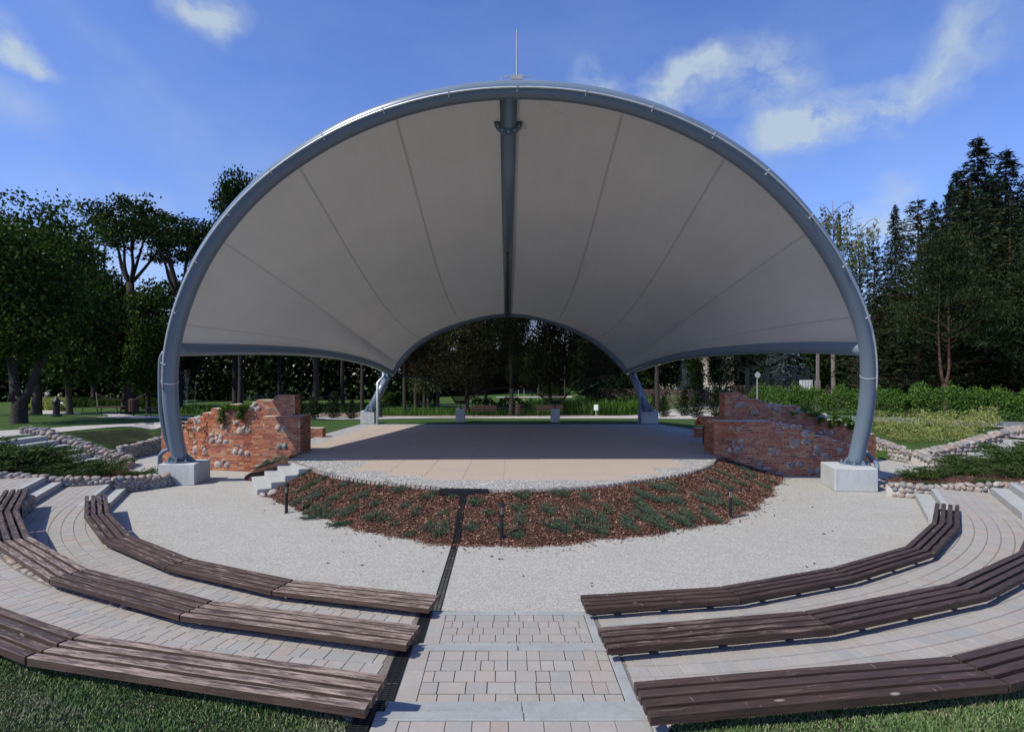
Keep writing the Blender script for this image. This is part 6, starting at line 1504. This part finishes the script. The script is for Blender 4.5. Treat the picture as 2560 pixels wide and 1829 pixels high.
# utility pole
p = P3(2044, 960, 36); z0 = float(h(p.x, p.y)); t = thing('concrete_pole', 'slim grey concrete pole right of the striped board', 'pole', (p.x, p.y, z0)); mb = MB(); mb.box((0, 0, 2.9), (.16, .16, 5.8), taper=.75); mb.build('shaft', M['greywood'], t); mb = MB(); mb.box((0, 0, 1.0), (.24, .24, 2.0)); mb.build('base_box', M['greywood'], t)
# pale house behind
p = P3(1765, 940, 60); t = thing('pale_house', 'pale sunlit house glimpsed behind the trees above the board fence', 'house', (p.x, p.y, 0)); mb = MB(); mb.box((0, 4, 3.0), (6, 8, 6.8)); mb.build('wall', M['wall'], t)
mb = MB(); mb.add([(-3.4, -.6, 6.4), (3.4, -.6, 6.4), (3.4, 8.6, 6.4), (-3.4, 8.6, 6.4), (-3.4, 4, 8.4), (3.4, 4, 8.4)], [(0, 1, 5, 4), (2, 3, 4, 5), (0, 4, 3), (1, 2, 5), (3, 2, 1, 0)]); mb.build('roof', M['rooftile'], t)
for x in (-1.6, 1.2):
    for z in (1.4, 4.2): mb = MB(); mb.box((x, -.02, z), (1.1, .1, 1.4)); w_ = mb.build('window', M['white'], t); mb = MB(); mb.box((x, -.06, z), (.9, .06, 1.2)); mb.build('pane', M['glassdark'], w_)
p = P3(1965, 940, 70); t = thing('pale_house', 'pale wall glimpsed between the blue spruce branches', 'house', (p.x, p.y, 0)); mb = MB(); mb.box((0, 3, 3.5), (7, 6, 7)); mb.build('wall', M['wall'], t); mb = MB(); mb.add([(-4, -.6, 7), (4, -.6, 7), (4, 6.6, 7), (-4, 6.6, 7), (-4, 3, 9), (4, 3, 9)], [(0, 1, 5, 4), (2, 3, 4, 5), (0, 4, 3), (1, 2, 5), (3, 2, 1, 0)]); mb.build('roof', M['rooftile'], t)
# fallen leaves on the gravel
lf = None
for (px, py) in [(858, 1380), (905, 1413), (1057, 1428), (818, 1408), (1248, 1398), (1256, 1398), (2031, 1268), (2060, 1335), (2081, 1328), (1968, 1355), (2036, 1409), (1570, 1385), (1308, 1440), (1480, 1458), (830, 1352), (661, 1276), (1230, 1391), (1480, 1465), (2016, 1417)]:
    x, y = W(px, py, 0)
    if lf is None:
        mb = MB(); mb.add([(-.035, 0, .004), (-.01, .016, .012), (.035, .004, .006), (.0, -.018, .010), (0, 0, .018)], [(0, 4, 1), (1, 4, 2), (2, 4, 3), (3, 4, 0)]); lf = mb.build('fallen_leaf', M['darkwood']); o = lf
    else: o = lf.copy(); COL.objects.link(o)
    o.location = (x, y, .003); s = random.uniform(.6, 1.3); o.scale = (s, s, s); o.rotation_euler = (0, 0, random.uniform(0, 6)); tag(o, 'small dry brown leaf lying on the pale gravel', 'leaf', 'dry leaves on the gravel')
for o in list(bpy.data.objects):
    if 'used' in o: del o['used']
